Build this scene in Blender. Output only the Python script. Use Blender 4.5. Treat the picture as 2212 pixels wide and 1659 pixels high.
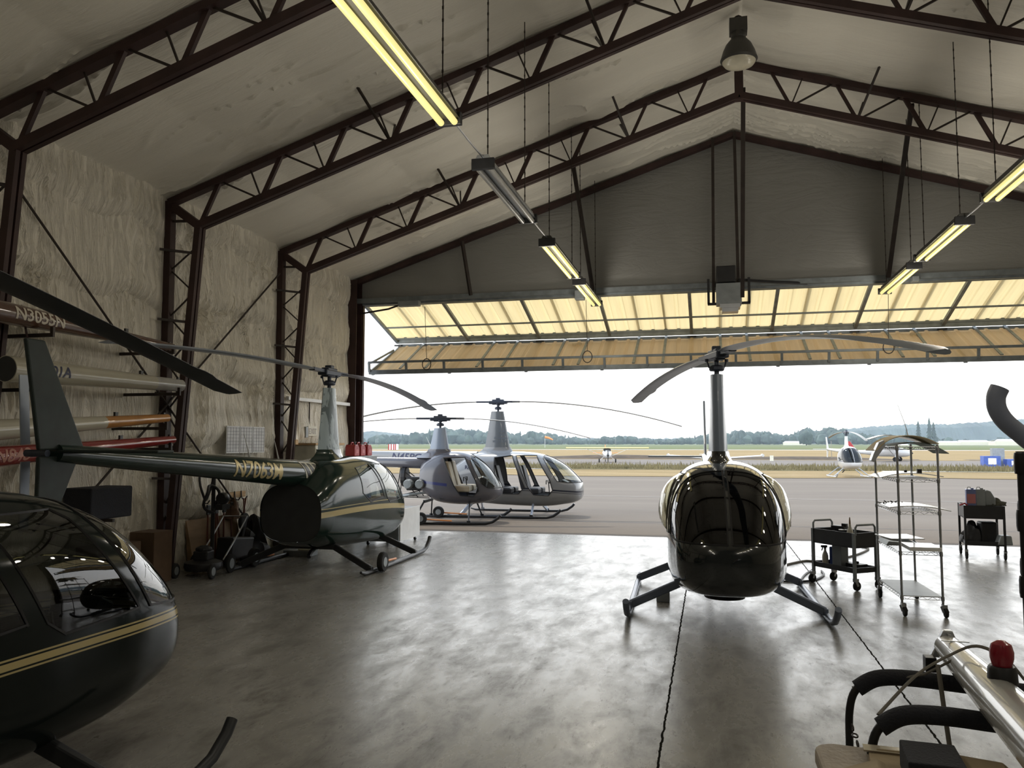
import bpy, bmesh, math, random
from mathutils import Vector, Matrix
from mathutils.bvhtree import BVHTree
import numpy as np
random.seed(7); rng = np.random.default_rng(5)
SKY, SUNE, TUBE, FR, EXPO, LAMP, HAZE = 1.6, 1.1, 0.42, 0.23, 1.2, 11, 0.0004
for _o in list(bpy.data.objects): bpy.data.objects.remove(_o)
scene = bpy.context.scene; COL = scene.collection
pi = math.pi
# ------------------------------------------------------------------ camera
cd = bpy.data.cameras.new('camera'); cam = bpy.data.objects.new('camera', cd); COL.objects.link(cam)
cam.location = (0, 0, 1.97)
cam.rotation_euler = (math.radians(90 + 4.1416), 0, math.radians(13.7313))
cd.sensor_width = 36; cd.lens = 1747/2212*36; cd.clip_start = 0.05; cd.clip_end = 9000
scene.camera = cam
# ------------------------------------------------------------------ view
scene.view_settings.view_transform = 'Standard'; scene.view_settings.look = 'None'
scene.view_settings.gamma = 1; scene.view_settings.use_curve_mapping = False
scene.view_settings.exposure = EXPO
scene.cycles.diffuse_bounces = 7; scene.cycles.max_bounces = 14; scene.cycles.glossy_bounces = 5; scene.cycles.transparent_max_bounces = 24
# ------------------------------------------------------------------ sky: bright summer haze
w = bpy.data.worlds.new('world'); scene.world = w; w.use_nodes = True
nt = w.node_tree; nt.nodes.clear()
wo = nt.nodes.new('ShaderNodeOutputWorld'); bg = nt.nodes.new('ShaderNodeBackground')
tc = nt.nodes.new('ShaderNodeTexCoord'); sx = nt.nodes.new('ShaderNodeSeparateXYZ')
rp = nt.nodes.new('ShaderNodeValToRGB'); nz = nt.nodes.new('ShaderNodeTexNoise')
mxn = nt.nodes.new('ShaderNodeMath'); mxn.operation = 'MULTIPLY_ADD'
nz.inputs['Scale'].default_value = 1.6; nz.inputs['Detail'].default_value = 3
nt.links.new(tc.outputs['Generated'], sx.inputs[0]); nt.links.new(tc.outputs['Generated'], nz.inputs['Vector'])
nt.links.new(nz.outputs['Fac'], mxn.inputs[0]); mxn.inputs[1].default_value = 0.12
nt.links.new(sx.outputs['Z'], mxn.inputs[2])
nt.links.new(mxn.outputs[0], rp.inputs[0])
cr = rp.color_ramp; cr.elements[0].position = 0.0; cr.elements[0].color = (0.70, 0.74, 0.77, 1)
cr.elements[1].position = 1.0; cr.elements[1].color = (0.30, 0.38, 0.50, 1)
e = cr.elements.new(0.12); e.color = (0.95, 0.965, 0.97, 1)
e = cr.elements.new(0.42); e.color = (0.95, 0.98, 1.0, 1)
e = cr.elements.new(0.62); e.color = (0.45, 0.52, 0.62, 1)
nt.links.new(rp.outputs[0], bg.inputs['Color']); bg.inputs['Strength'].default_value = SKY
nt.links.new(bg.outputs[0], wo.inputs[0])
# ------------------------------------------------------------------ sun through the haze, high behind the apron
sd = bpy.data.lights.new('sun', 'SUN'); sun = bpy.data.objects.new('sun', sd); COL.objects.link(sun)
sd.energy = SUNE; sd.angle = math.radians(3); sd.color = (1.0, 0.93, 0.80)
sdir = Vector((-0.30, 0.42, 1.0)).normalized()          # towards the sun
sun.rotation_euler = (-sdir).to_track_quat('-Z', 'Y').to_euler()

# ------------------------------------------------------------------ materials
MATS = {}
def lk(nt, a, b): nt.links.new(a, b)
def mat(name, col, rough=0.5, metal=0.0, spec=0.5, var=0.12, vscale=6.0, bump=0.0, bscale=40.0, coat=0.0, emit=None, es=0.0, vec=(1,1,1)):
    if name in MATS: return MATS[name]
    m = bpy.data.materials.new(name); m.use_nodes = True; nt = m.node_tree
    b = nt.nodes['Principled BSDF']; MATS[name] = m
    tc = nt.nodes.new('ShaderNodeTexCoord'); mp = nt.nodes.new('ShaderNodeMapping'); mp.inputs['Scale'].default_value = vec
    lk(nt, tc.outputs['Object'], mp.inputs[0])
    n = nt.nodes.new('ShaderNodeTexNoise'); n.inputs['Scale'].default_value = vscale; n.inputs['Detail'].default_value = 4
    lk(nt, mp.outputs[0], n.inputs['Vector'])
    r = nt.nodes.new('ShaderNodeValToRGB'); r.color_ramp.elements[0].position = 0.3; r.color_ramp.elements[1].position = 0.7
    lo = tuple(max(0, c*(1-var)) for c in col[:3]); hi = tuple(min(1, c*(1+var)) for c in col[:3])
    r.color_ramp.elements[0].color = lo+(1,); r.color_ramp.elements[1].color = hi+(1,)
    lk(nt, n.outputs['Fac'], r.inputs[0]); lk(nt, r.outputs[0], b.inputs['Base Color'])
    b.inputs['Roughness'].default_value = rough; b.inputs['Metallic'].default_value = metal
    b.inputs['Specular IOR Level'].default_value = spec
    b.inputs['Coat Weight'].default_value = coat; b.inputs['Coat Roughness'].default_value = 0.03
    if bump:
        n2 = nt.nodes.new('ShaderNodeTexNoise'); n2.inputs['Scale'].default_value = bscale; n2.inputs['Detail'].default_value = 5
        lk(nt, mp.outputs[0], n2.inputs['Vector'])
        bp = nt.nodes.new('ShaderNodeBump'); bp.inputs['Strength'].default_value = bump; bp.inputs['Distance'].default_value = 0.02
        lk(nt, n2.outputs['Fac'], bp.inputs['Height']); lk(nt, bp.outputs[0], b.inputs['Normal'])
    if emit:
        b.inputs['Emission Color'].default_value = emit+(1,); b.inputs['Emission Strength'].default_value = es
    return m
def math_node(nt, op, a, b=None, c=None, clamp=False):
    n = nt.nodes.new('ShaderNodeMath'); n.operation = op; n.use_clamp = clamp
    for i, v in enumerate((a, b, c)):
        if v is None: continue
        if isinstance(v, (int, float)): n.inputs[i].default_value = v
        else: lk(nt, v, n.inputs[i])
    return n.outputs[0]
def mixc(nt, fac, a, b):
    n = nt.nodes.new('ShaderNodeMix'); n.data_type = 'RGBA'
    for s, v in ((n.inputs[0], fac), (n.inputs[6], a), (n.inputs[7], b)):
        if isinstance(v, (int, float)): s.default_value = v
        elif isinstance(v, tuple): s.default_value = (v+(1,))[:4]
        else: lk(nt, v, s)
    return n.outputs[2]
def noise(nt, vec, scale, detail=4, rough=0.5, dist=0.0):
    n = nt.nodes.new('ShaderNodeTexNoise'); n.inputs['Scale'].default_value = scale
    n.inputs['Detail'].default_value = detail; n.inputs['Roughness'].default_value = rough; n.inputs['Distortion'].default_value = dist
    lk(nt, vec, n.inputs['Vector']); return n.outputs['Fac']
def mapping(nt, vec, scale, loc=(0,0,0), rot=(0,0,0)):
    n = nt.nodes.new('ShaderNodeMapping'); n.inputs['Scale'].default_value = scale; n.inputs['Location'].default_value = loc
    n.inputs['Rotation'].default_value = rot; lk(nt, vec, n.inputs[0]); return n.outputs[0]
def ramp(nt, fac, stops):
    r = nt.nodes.new('ShaderNodeValToRGB'); e = r.color_ramp.elements
    e[0].position = stops[0][0]; e[0].color = stops[0][1]+(1,); e[1].position = stops[-1][0]; e[1].color = stops[-1][1]+(1,)
    for p, c in stops[1:-1]: x = e.new(p); x.color = c+(1,)
    lk(nt, fac, r.inputs[0]); return r.outputs[0]
def newmat(name):
    m = bpy.data.materials.new(name); m.use_nodes = True; MATS[name] = m
    nt = m.node_tree; tc = nt.nodes.new('ShaderNodeTexCoord')
    return m, nt, nt.nodes['Principled BSDF'], tc.outputs['Object']
def bumpn(nt, b, h, strength, dist=0.05):
    bp = nt.nodes.new('ShaderNodeBump'); bp.inputs['Strength'].default_value = strength; bp.inputs['Distance'].default_value = dist
    lk(nt, h, bp.inputs['Height']); lk(nt, bp.outputs[0], b.inputs['Normal'])

def glass(name, tint, rough=0.015):
    m = bpy.data.materials.new(name); m.use_nodes = True; MATS[name] = m; nt = m.node_tree; nt.nodes.clear()
    o = nt.nodes.new('ShaderNodeOutputMaterial'); t = nt.nodes.new('ShaderNodeBsdfTransparent'); g = nt.nodes.new('ShaderNodeBsdfGlossy')
    f = nt.nodes.new('ShaderNodeFresnel'); gm = nt.nodes.new('ShaderNodeNewGeometry'); ir = math_node(nt, 'SUBTRACT', 1.5, math_node(nt, 'MULTIPLY', gm.outputs['Backfacing'], 0.83333)); lk(nt, ir, f.inputs[0]); mx = nt.nodes.new('ShaderNodeMixShader')
    tc = nt.nodes.new('ShaderNodeTexCoord')
    n = noise(nt, tc.outputs['Object'], 3.0)
    c = ramp(nt, n, [(0.3, tuple(x*0.93 for x in tint)), (0.7, tint)])
    lk(nt, c, t.inputs[0]); g.inputs['Roughness'].default_value = rough
    fac = math_node(nt, 'MULTIPLY', f.outputs[0], 1.15, clamp=True)
    lk(nt, fac, mx.inputs[0]); lk(nt, t.outputs[0], mx.inputs[1]); lk(nt, g.outputs[0], mx.inputs[2]); lk(nt, mx.outputs[0], o.inputs[0])
    return m

# insulation blanket of the walls: puckered vinyl with vertical wrinkles
def insulation(name, base, wr, axis, seam):
    m, nt, b, oc = newmat(name)
    if axis == 'wall':   # object space = world: y along, z up
        v1 = mapping(nt, oc, (1, 5.0, 0.9)); v2 = mapping(nt, oc, (1, 13, 1.6), rot=(0.25, 0, 0)); v3 = mapping(nt, oc, (1, 2.2, 1.4), rot=(-0.3,0,0))
    elif axis == 'gable':
        v1 = mapping(nt, oc, (0.5, 1, 1.6)); v2 = mapping(nt, oc, (0.8, 1, 4.0), rot=(0, 0.15, 0)); v3 = mapping(nt, oc, (0.35, 1, 0.8))
    else:                # roof: x along slope
        v1 = mapping(nt, oc, (0.45, 3.0, 0.45)); v2 = mapping(nt, oc, (0.9, 9.0, 0.9), rot=(0, 0, 0.12)); v3 = mapping(nt, oc, (0.3, 1.4, 0.3))
    n1 = noise(nt, v1, 1.5, 6, 0.6, 1.2); n2 = noise(nt, v2, 1.0, 4, 0.55, 0.8); n3 = noise(nt, v3, 0.7, 3, 0.5, 0.4)
    ridge = math_node(nt, 'ABSOLUTE', math_node(nt, 'SUBTRACT', n1, 0.5))
    ridge = math_node(nt, 'POWER', math_node(nt, 'MULTIPLY', ridge, 4.0, clamp=True), 0.5)
    rid2 = math_node(nt, 'ABSOLUTE', math_node(nt, 'SUBTRACT', n2, 0.5))
    rid2 = math_node(nt, 'POWER', math_node(nt, 'MULTIPLY', rid2, 5.0, clamp=True), 0.6)
    mask = ramp(nt, n3, [(0.42, (0,0,0)), (0.62, (1,1,1))])
    h = math_node(nt, 'ADD', math_node(nt, 'MULTIPLY', ridge, 0.55), math_node(nt, 'MULTIPLY', rid2, mask))
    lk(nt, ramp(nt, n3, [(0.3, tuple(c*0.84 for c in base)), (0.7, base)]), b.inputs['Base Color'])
    b.inputs['Roughness'].default_value = 0.55; b.inputs['Specular IOR Level'].default_value = 0.35
    bumpn(nt, b, h, wr, 0.06)
    return m

M_WALL = insulation('insulation_wall', (0.88, 0.83, 0.72), 0.75, 'wall', 0)
M_ROOF = insulation('insulation_roof', (0.82, 0.785, 0.70), 0.26, 'roof', 0)
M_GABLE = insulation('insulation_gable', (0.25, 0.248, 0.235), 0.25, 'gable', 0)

# polished, stained hangar concrete
def floor_mat():
    m, nt, b, oc = newmat('polished_concrete')
    big = noise(nt, oc, 0.45, 7, 0.65, 0.2); mid = noise(nt, mapping(nt, oc, (2.2, 0.9, 1)), 1.6, 8, 0.7, 0.25)
    fine = noise(nt, mapping(nt, oc, (34, 9, 1)), 1.0, 4, 0.7, 0.4); tiny = noise(nt, oc, 60, 3, 0.6)
    c = ramp(nt, big, [(0.3, (0.20, 0.195, 0.18)), (0.52, (0.29, 0.285, 0.27)), (0.72, (0.36, 0.355, 0.34))])
    c2 = mixc(nt, ramp(nt, mid, [(0.48, (0,0,0)), (0.62, (0.8,0.8,0.8))]), c, (0.15, 0.145, 0.13))
    c3 = mixc(nt, ramp(nt, fine, [(0.61, (0,0,0)), (0.69, (0.6,0.6,0.6))]), c2, (0.09, 0.085, 0.075))
    sp = nt.nodes.new('ShaderNodeSeparateXYZ'); lk(nt, oc, sp.inputs[0])
    wob = math_node(nt, 'MULTIPLY', math_node(nt, 'SUBTRACT', noise(nt, oc, 9, 3), 0.5), 0.03)
    x = math_node(nt, 'ADD', sp.outputs[0], wob); y = math_node(nt, 'ADD', sp.outputs[1], wob)
    def line(v, p, wd):
        d = math_node(nt, 'ABSOLUTE', math_node(nt, 'SUBTRACT', v, p))
        return math_node(nt, 'LESS_THAN', d, wd)
    j = math_node(nt, 'MAXIMUM', line(x, -0.345, 0.008), line(x, 1.435, 0.008))
    jy = math_node(nt, 'MAXIMUM', line(y, 9.55, 0.0035), line(y, 14.6, 0.003))
    jj = math_node(nt, 'MAXIMUM', j, math_node(nt, 'MULTIPLY', jy, 0.6))
    c4 = mixc(nt, jj, c3, (0.02, 0.02, 0.018))
    lk(nt, c4, b.inputs['Base Color'])
    rr = ramp(nt, mid, [(0.35, (FR, FR, FR)), (0.75, (FR+.17, FR+.17, FR+.17))])
    lk(nt, rr, b.inputs['Roughness']); fm = ramp(nt, fine, [(0.58, (1,1,1)), (0.68, (0.25,0.25,0.25))]); mm = ramp(nt, mid, [(0.45, (1,1,1)), (0.66, (0.45,0.45,0.45))])
    sc_ = nt.nodes.new('ShaderNodeTexNoise'); sc_.inputs['Scale'].default_value = 5.5; sc_.inputs['Detail'].default_value = 9; sc_.inputs['Roughness'].default_value = 0.75
    lk(nt, mapping(nt, oc, (1.6, 0.7, 1), (3, 1, 0)), sc_.inputs['Vector']); sm = ramp(nt, sc_.outputs['Fac'], [(0.50, (1,1,1)), (0.60, (0.5,0.5,0.5)), (0.66, (0.15,0.15,0.15))])
    spv = math_node(nt, 'MULTIPLY', math_node(nt, 'MULTIPLY', math_node(nt, 'MULTIPLY', fm, mm), sm), math_node(nt, 'SUBTRACT', 1.0, jj))
    lk(nt, math_node(nt, 'MULTIPLY', spv, 0.52), b.inputs['Specular IOR Level'])
    h = math_node(nt, 'SUBTRACT', math_node(nt, 'ADD', math_node(nt, 'MULTIPLY', mid, 0.5), math_node(nt, 'MULTIPLY', fine, 0.12)), math_node(nt, 'MULTIPLY', jj, 1.5))
    bumpn(nt, b, h, 0.10, 0.008)
    return m
M_FLOOR = floor_mat()

def ground_mat(name, stops, scale, streak=(1,1,1), bump=0.3, rough=0.9, fine=None):
    m, nt, b, oc = newmat(name)
    n1 = noise(nt, mapping(nt, oc, streak), scale, 6, 0.6, 0.5); n2 = noise(nt, oc, 14, 4, 0.7)
    c = ramp(nt, n1, stops)
    if fine: c = mixc(nt, ramp(nt, n2, [(0.45, (0,0,0)), (0.65, (0.6,0.6,0.6))]), c, fine)
    lk(nt, c, b.inputs['Base Color']); b.inputs['Roughness'].default_value = rough; b.inputs['Specular IOR Level'].default_value = 0.15
    bumpn(nt, b, n2, bump, 0.05); return m
M_APRON = ground_mat('apron_asphalt', [(0.3, (0.126,0.105,0.087)), (0.55, (0.150,0.126,0.103)), (0.7, (0.170,0.144,0.118))], 0.22, (0.25, 1.6, 1), 0.15, 0.85)
M_TAXI = ground_mat('taxiway_asphalt', [(0.3, (0.143,0.126,0.112)), (0.7, (0.170,0.150,0.133))], 0.1, (0.2, 1.5, 1), 0.1, 0.9)
M_DRY = ground_mat('dry_grass', [(0.35, (0.231,0.170,0.082)), (0.6, (0.313,0.231,0.122)), (0.75, (0.340,0.258,0.150))], 0.25, (0.3, 1.2, 1), 1.0, 1.0, (0.190,0.143,0.068))
M_WEED = ground_mat('weedy_grass', [(0.35, (0.129,0.116,0.058)), (0.7, (0.197,0.163,0.088))], 0.4, (0.4, 1.2, 1), 1.0, 1.0, (0.095,0.088,0.041))
M_GREEN = ground_mat('green_grass', [(0.35, (0.095,0.116,0.044)), (0.7, (0.136,0.150,0.068))], 0.01, (0.3, 1.2, 1), 0.5, 1.0)
M_DIRT = mat('brown_dirt', (0.061,0.043,0.027), 1.0, var=0.3, vscale=1.0)
M_LEAF = mat('tree_foliage', (0.045,0.068,0.055), 0.9, var=0.5, vscale=0.12)
M_HILL = mat('wooded_hill', (0.045,0.065,0.06), 1.0, var=0.4, vscale=0.02, bump=1.0, bscale=0.05)
M_WEEDB = mat('weed_blades', (0.177,0.150,0.075), 0.9, var=0.4, vscale=0.6)
M_LINE = mat('white_paint_line', (0.272,0.245,0.218), 0.8)

M_STEEL = mat('red_oxide_steel', (0.040,0.020,0.018), 0.6, 0.0, 0.4, 0.3, 3.0)
M_ROD = mat('dark_steel_rod', (0.035,0.026,0.022), 0.5, 0.2, 0.4, 0.3, 5.0)
M_BLK = mat('black_steel', (0.014,0.014,0.016), 0.45, 0.0, 0.5, 0.3)
M_BLKP = mat('black_plastic', (0.018,0.018,0.02), 0.5, 0, 0.4, 0.3)
M_RUB = mat('rubber', (0.02,0.02,0.02), 0.8, 0, 0.3, 0.3)
M_CHR = mat('chrome_wire', (0.42,0.43,0.45), 0.3, 0.85, 0.5, 0.2)
M_ALU = mat('dull_aluminium', (0.55,0.57,0.60), 0.35, 0.9, 0.5, 0.12, 2.0)
M_GREYM = mat('grey_metal', (0.24,0.26,0.27), 0.5, 0.3)
M_DOORF = mat('door_frame_steel', (0.17,0.19,0.20), 0.5, 0.2, 0.4, 0.2)
M_WOOD = mat('pine_board', (0.50,0.33,0.17), 0.7, var=0.3, vscale=2.5, vec=(1,1,8))
M_PLY = mat('plywood', (0.26,0.17,0.095), 0.75, var=0.3, vscale=1.5, vec=(1,1,4))
M_RED = mat('red_plastic', (0.36,0.03,0.035), 0.4)
M_CREAM = mat('cream_enamel', (0.62,0.60,0.50), 0.45)
M_GEL = mat('white_gelcoat', (0.80,0.81,0.82), 0.22, spec=0.9, var=0.05, coat=0.5)
M_WHITE = mat('white_enamel', (0.74,0.75,0.76), 0.4, var=0.06)
M_ORG = mat('orange_paint', (0.72,0.28,0.09), 0.5)
M_BLUE = mat('blue_plastic', (0.05,0.10,0.36), 0.5)
M_TAN = mat('tan_vinyl', (0.36,0.30,0.225), 0.6, var=0.18, vscale=4, bump=0.2)
M_CARD = mat('cardboard', (0.42,0.34,0.23), 0.85, var=0.2)
M_TAPE = mat('packing_tape', (0.62,0.56,0.45), 0.12, 0, 0.8)
M_FOAM = mat('black_foam', (0.016,0.018,0.026), 0.85, bump=0.4, bscale=90)
M_STRAP = mat('grey_webbing', (0.17,0.16,0.14), 0.9)
M_TUBE = mat('lit_tube', (0.10,0.09,0.04), 0.4, emit=(1.0,0.86,0.33), es=TUBE)
M_TUBEO = mat('unlit_tube', (0.60,0.60,0.57), 0.25)
M_LIGHTH = mat('lamp_housing', (0.055,0.053,0.048), 0.5, 0.2)
M_LENS = mat('lamp_lens', (0.62,0.58,0.46), 0.25, var=0.1)
M_BLADE = mat('rotor_blade_grey', (0.26,0.29,0.34), 0.32, 0.2, 0.5, 0.15, 2)
M_BLADEL = mat('rotor_blade_silver', (0.20,0.19,0.17), 0.4, 0.0, 0.5, 0.15, 2)
M_BLADED = mat('rotor_blade_dark', (0.030,0.036,0.042), 0.5, 0.1, 0.4, 0.2, 2)
M_HUB = mat('hub_metal', (0.05,0.06,0.085), 0.4, 0.5)
M_SKID = mat('skid_grey', (0.17,0.20,0.27), 0.35, 0.4)
M_TUBEG = mat('blue_grey_painted_tube', (0.30,0.34,0.46), 0.4)
M_SKIDL = mat('skid_light', (0.36,0.40,0.47), 0.35, 0.4)
M_SKIDD = mat('skid_dark', (0.03,0.032,0.036), 0.45, 0.2)
M_SEAT = mat('dark_seat_leather', (0.03,0.03,0.035), 0.6)
M_SEATT = mat('tan_seat_leather', (0.42,0.37,0.29), 0.6)
M_CAB = mat('cabin_dark', (0.03,0.032,0.034), 0.8)
M_TXG = mat('gold_letters', (0.46,0.37,0.17), 0.4, 0.3)
M_TXB = mat('navy_letters', (0.035,0.04,0.09), 0.5)
M_TXW = mat('white_letters', (0.62,0.57,0.48), 0.5)
M_TXF = mat('faded_letters', (0.13,0.16,0.20), 0.6)
M_PAPER = mat('paper', (0.70,0.71,0.73), 0.7)
M_INK = mat('ink_grid', (0.10,0.11,0.14), 0.8)
G_CLR = glass('canopy_glass', (0.86, 0.90, 0.88)); G_DRK = glass('smoked_canopy_glass', (0.05, 0.055, 0.055)); G_MID = glass('tinted_canopy_glass', (0.40, 0.43, 0.40))
G_CAN = glass('dark_tinted_glass', (0.17, 0.18, 0.17)); G_BUB = glass('bubble_glass', (0.80, 0.78, 0.66), 0.05)

def panel_mat(name, col, tw, cscale):
    m = bpy.data.materials.new(name); m.use_nodes = True; MATS[name] = m; nt = m.node_tree; nt.nodes.clear()
    o = nt.nodes.new('ShaderNodeOutputMaterial'); tc = nt.nodes.new('ShaderNodeTexCoord')
    n = noise(nt, mapping(nt, tc.outputs['Object'], (9, 0.4, 0.4)), 1.0, 4, 0.6)
    c = ramp(nt, n, [(0.3, tuple(x*0.86 for x in col)), (0.7, col)])
    t = nt.nodes.new('ShaderNodeBsdfTranslucent'); d = nt.nodes.new('ShaderNodeBsdfDiffuse'); mx = nt.nodes.new('ShaderNodeMixShader')
    lk(nt, c, t.inputs[0]); lk(nt, c, d.inputs[0]); mx.inputs[0].default_value = tw
    lk(nt, d.outputs[0], mx.inputs[1]); lk(nt, t.outputs[0], mx.inputs[2]); lk(nt, mx.outputs[0], o.inputs[0]); return m
M_FRP = panel_mat('translucent_panel', (0.736,0.592,0.320), 0.60, 1)
M_FRP2 = panel_mat('translucent_panel_amber', (0.810,0.634,0.405), 0.68, 1)

# paint with stripes; stripes = [(z0, slope, z1half, colour)] in object space along x
def paint(name, base, stripes=(), rough=0.22, coat=0.6, spec=0.5, metal=0.0):
    m, nt, b, oc = newmat(name)
    n = noise(nt, oc, 2.5, 3); c = ramp(nt, n, [(0.3, tuple(x*0.92 for x in base)), (0.7, base)])
    sp = nt.nodes.new('ShaderNodeSeparateXYZ'); lk(nt, oc, sp.inputs[0])
    for (z0, k1, k2, hw, col, x0, x1) in stripes:      # centre z = z0 + k1*x + k2*x*x
        zc = math_node(nt, 'ADD', z0, math_node(nt, 'ADD', math_node(nt, 'MULTIPLY', sp.outputs[0], k1),
             math_node(nt, 'MULTIPLY', math_node(nt, 'MULTIPLY', sp.outputs[0], sp.outputs[0]), k2)))
        d = math_node(nt, 'ABSOLUTE', math_node(nt, 'SUBTRACT', sp.outputs[2], zc))
        f = math_node(nt, 'LESS_THAN', d, hw)
        f = math_node(nt, 'MULTIPLY', f, math_node(nt, 'GREATER_THAN', sp.outputs[0], x0))
        f = math_node(nt, 'MULTIPLY', f, math_node(nt, 'LESS_THAN', sp.outputs[0], x1))
        c = mixc(nt, f, c, col)
    lk(nt, c, b.inputs['Base Color']); b.inputs['Roughness'].default_value = rough; b.inputs['Coat Weight'].default_value = coat
    b.inputs['Coat Roughness'].default_value = 0.02; b.inputs['Metallic'].default_value = metal; b.inputs['Specular IOR Level'].default_value = spec
    return m

# ------------------------------------------------------------------ mesh helpers
class MB:
    def __init__(s): s.v = []; s.f = []
    def quad(s, a, b, c, d): i = len(s.v); s.v += [tuple(a), tuple(b), tuple(c), tuple(d)]; s.f.append((i, i+1, i+2, i+3)); return s
    def hexa(s, p):      # 8 points, bottom 4 then top 4
        i = len(s.v); s.v += [tuple(q) for q in p]
        s.f += [(i,i+3,i+2,i+1),(i+4,i+5,i+6,i+7),(i,i+1,i+5,i+4),(i+1,i+2,i+6,i+5),(i+2,i+3,i+7,i+6),(i+3,i,i+4,i+7)]; return s
    def box(s, c, size, rz=0.0):
        hx, hy, hz = (q/2 for q in size); co, si = math.cos(rz), math.sin(rz)
        P = []
        for z in (-hz, hz):
            for x, y in ((-hx,-hy),(hx,-hy),(hx,hy),(-hx,hy)): P.append((c[0]+x*co-y*si, c[1]+x*si+y*co, c[2]+z))
        return s.hexa(P)
    def bar(s, a, b, w, h, up=(0,0,1)):
        a = Vector(a); b = Vector(b); d = (b-a).normalized(); u = Vector(up)
        x = d.cross(u)
        if x.length < 1e-4: x = d.cross(Vector((1,0,0)))
        x.normalize(); y = x.cross(d)
        P = [a-x*w/2-y*h/2, a+x*w/2-y*h/2, a+x*w/2+y*h/2, a-x*w/2+y*h/2]
        return s.hexa(P + [p+(b-a) for p in P])
    def tube(s, pts, r, seg=8, cap=True, flat=1.0):
        pts = [Vector(p) for p in pts]; n = len(pts)
        rs = r if isinstance(r, (list, tuple)) else [r]*n
        i0 = len(s.v); prev = None
        for k, p in enumerate(pts):
            t = (pts[min(k+1, n-1)]-pts[max(k-1, 0)]).normalized()
            if prev is None:
                x = t.cross(Vector((0,0,1)))
                if x.length < 1e-3: x = t.cross(Vector((1,0,0)))
            else: x = prev - t*prev.dot(t)
            x.normalize(); prev = x; y = x.cross(t)
            for j in range(seg):
                a = 2*pi*j/seg; q = p + x*math.cos(a)*rs[k] + y*math.sin(a)*rs[k]*flat; s.v.append(tuple(q))
        for k in range(n-1):
            for j in range(seg):
                a = i0+k*seg+j; b = i0+k*seg+(j+1) % seg; s.f.append((a, b, b+seg, a+seg))
        if cap:
            s.f.append(tuple(i0+j for j in range(seg))[::-1]); s.f.append(tuple(i0+(n-1)*seg+j for j in range(seg)))
        return s
    def lathe(s, c, prof, seg=20, axis='z'):
        i0 = len(s.v)
        for (r, h) in prof:
            for j in range(seg):
                a = 2*pi*j/seg; x, y = r*math.cos(a), r*math.sin(a)
                q = {'z': (x, y, h), 'x': (h, x, y), 'y': (y, h, x)}[axis]
                s.v.append((c[0]+q[0], c[1]+q[1], c[2]+q[2]))
        for k in range(len(prof)-1):
            for j in range(seg):
                a = i0+k*seg+j; b = i0+k*seg+(j+1) % seg; s.f.append((a, b, b+seg, a+seg))
        s.f.append(tuple(i0+j for j in range(seg))[::-1]); s.f.append(tuple(i0+(len(prof)-1)*seg+j for j in range(seg)))
        return s
    def prism(s, poly, ext, fn=None):   # poly of 3D points, ext vector
        n = len(poly); i = len(s.v); e = Vector(ext)
        s.v += [tuple(p) for p in poly] + [tuple(Vector(p)+e) for p in poly]
        s.f.append(tuple(range(i, i+n))[::-1]); s.f.append(tuple(range(i+n, i+2*n)))
        for k in range(n): s.f.append((i+k, i+(k+1) % n, i+n+(k+1) % n, i+n+k))
        return s
    def grid(s, P):      # P[i][j] points
        i0 = len(s.v); n = len(P); m = len(P[0])
        for r in P: s.v += [tuple(q) for q in r]
        for a in range(n-1):
            for b in range(m-1): s.f.append((i0+a*m+b, i0+a*m+b+1, i0+(a+1)*m+b+1, i0+(a+1)*m+b))
        return s
    def wheel(s, c, r, w, axis='y', seg=20):
        return s.lathe(c, [(r*0.55, -w/2), (r*0.9, -w/2), (r, -w*0.3), (r, w*0.3), (r*0.9, w/2), (r*0.55, w/2)], seg, axis)
    def build(s, name, m, parent=None, smooth=False, bevel=0.0, loc=None):
        me = bpy.data.meshes.new(name); me.from_pydata(s.v, [], s.f); me.materials.append(m)
        bm = bmesh.new(); bm.from_mesh(me)
        bmesh.ops.recalc_face_normals(bm, faces=bm.faces)
        bm.to_mesh(me); bm.free()
        if smooth:
            me.polygons.foreach_set('use_smooth', [True]*len(me.polygons))
            try: me.set_sharp_from_angle(angle=math.radians(40))
            except Exception: pass
        o = bpy.data.objects.new(name, me); COL.objects.link(o)
        if parent: o.parent = parent
        if loc: o.location = loc
        if bevel:
            bv = o.modifiers.new('bevel', 'BEVEL'); bv.width = bevel; bv.segments = 2; bv.limit_method = 'ANGLE'
        return o
def tag(o, label, cat, group=None, kind=None):
    o['label'] = label; o['category'] = cat
    if group: o['group'] = group
    if kind: o['kind'] = kind
    return o
def thing(name, label, cat, loc=(0,0,0), rz=0.0, group=None, kind=None):
    o = bpy.data.objects.new(name, None); COL.objects.link(o); o.location = loc; o.rotation_euler = (0,0,rz)
    o.empty_display_size = 0.2
    return tag(o, label, cat, group, kind)
def struct(name, mb, m, smooth=False, parent=None):
    o = mb.build(name, m, parent, smooth)
    if not parent: o['kind'] = 'structure'
    return o
def copy_tree(o, parent=None):
    c = o.copy(); COL.objects.link(c)
    if parent: c.parent = parent
    for ch in [x for x in o.children]: copy_tree(ch, c)
    return c
def arc(c, r, a0, a1, n, plane='xz'):
    out = []
    for i in range(n+1):
        a = a0+(a1-a0)*i/n; u, v = r*math.cos(a), r*math.sin(a)
        out.append({'xz': (c[0]+u, c[1], c[2]+v), 'yz': (c[0], c[1]+u, c[2]+v), 'xy': (c[0]+u, c[1]+v, c[2])}[plane])
    return out
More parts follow.
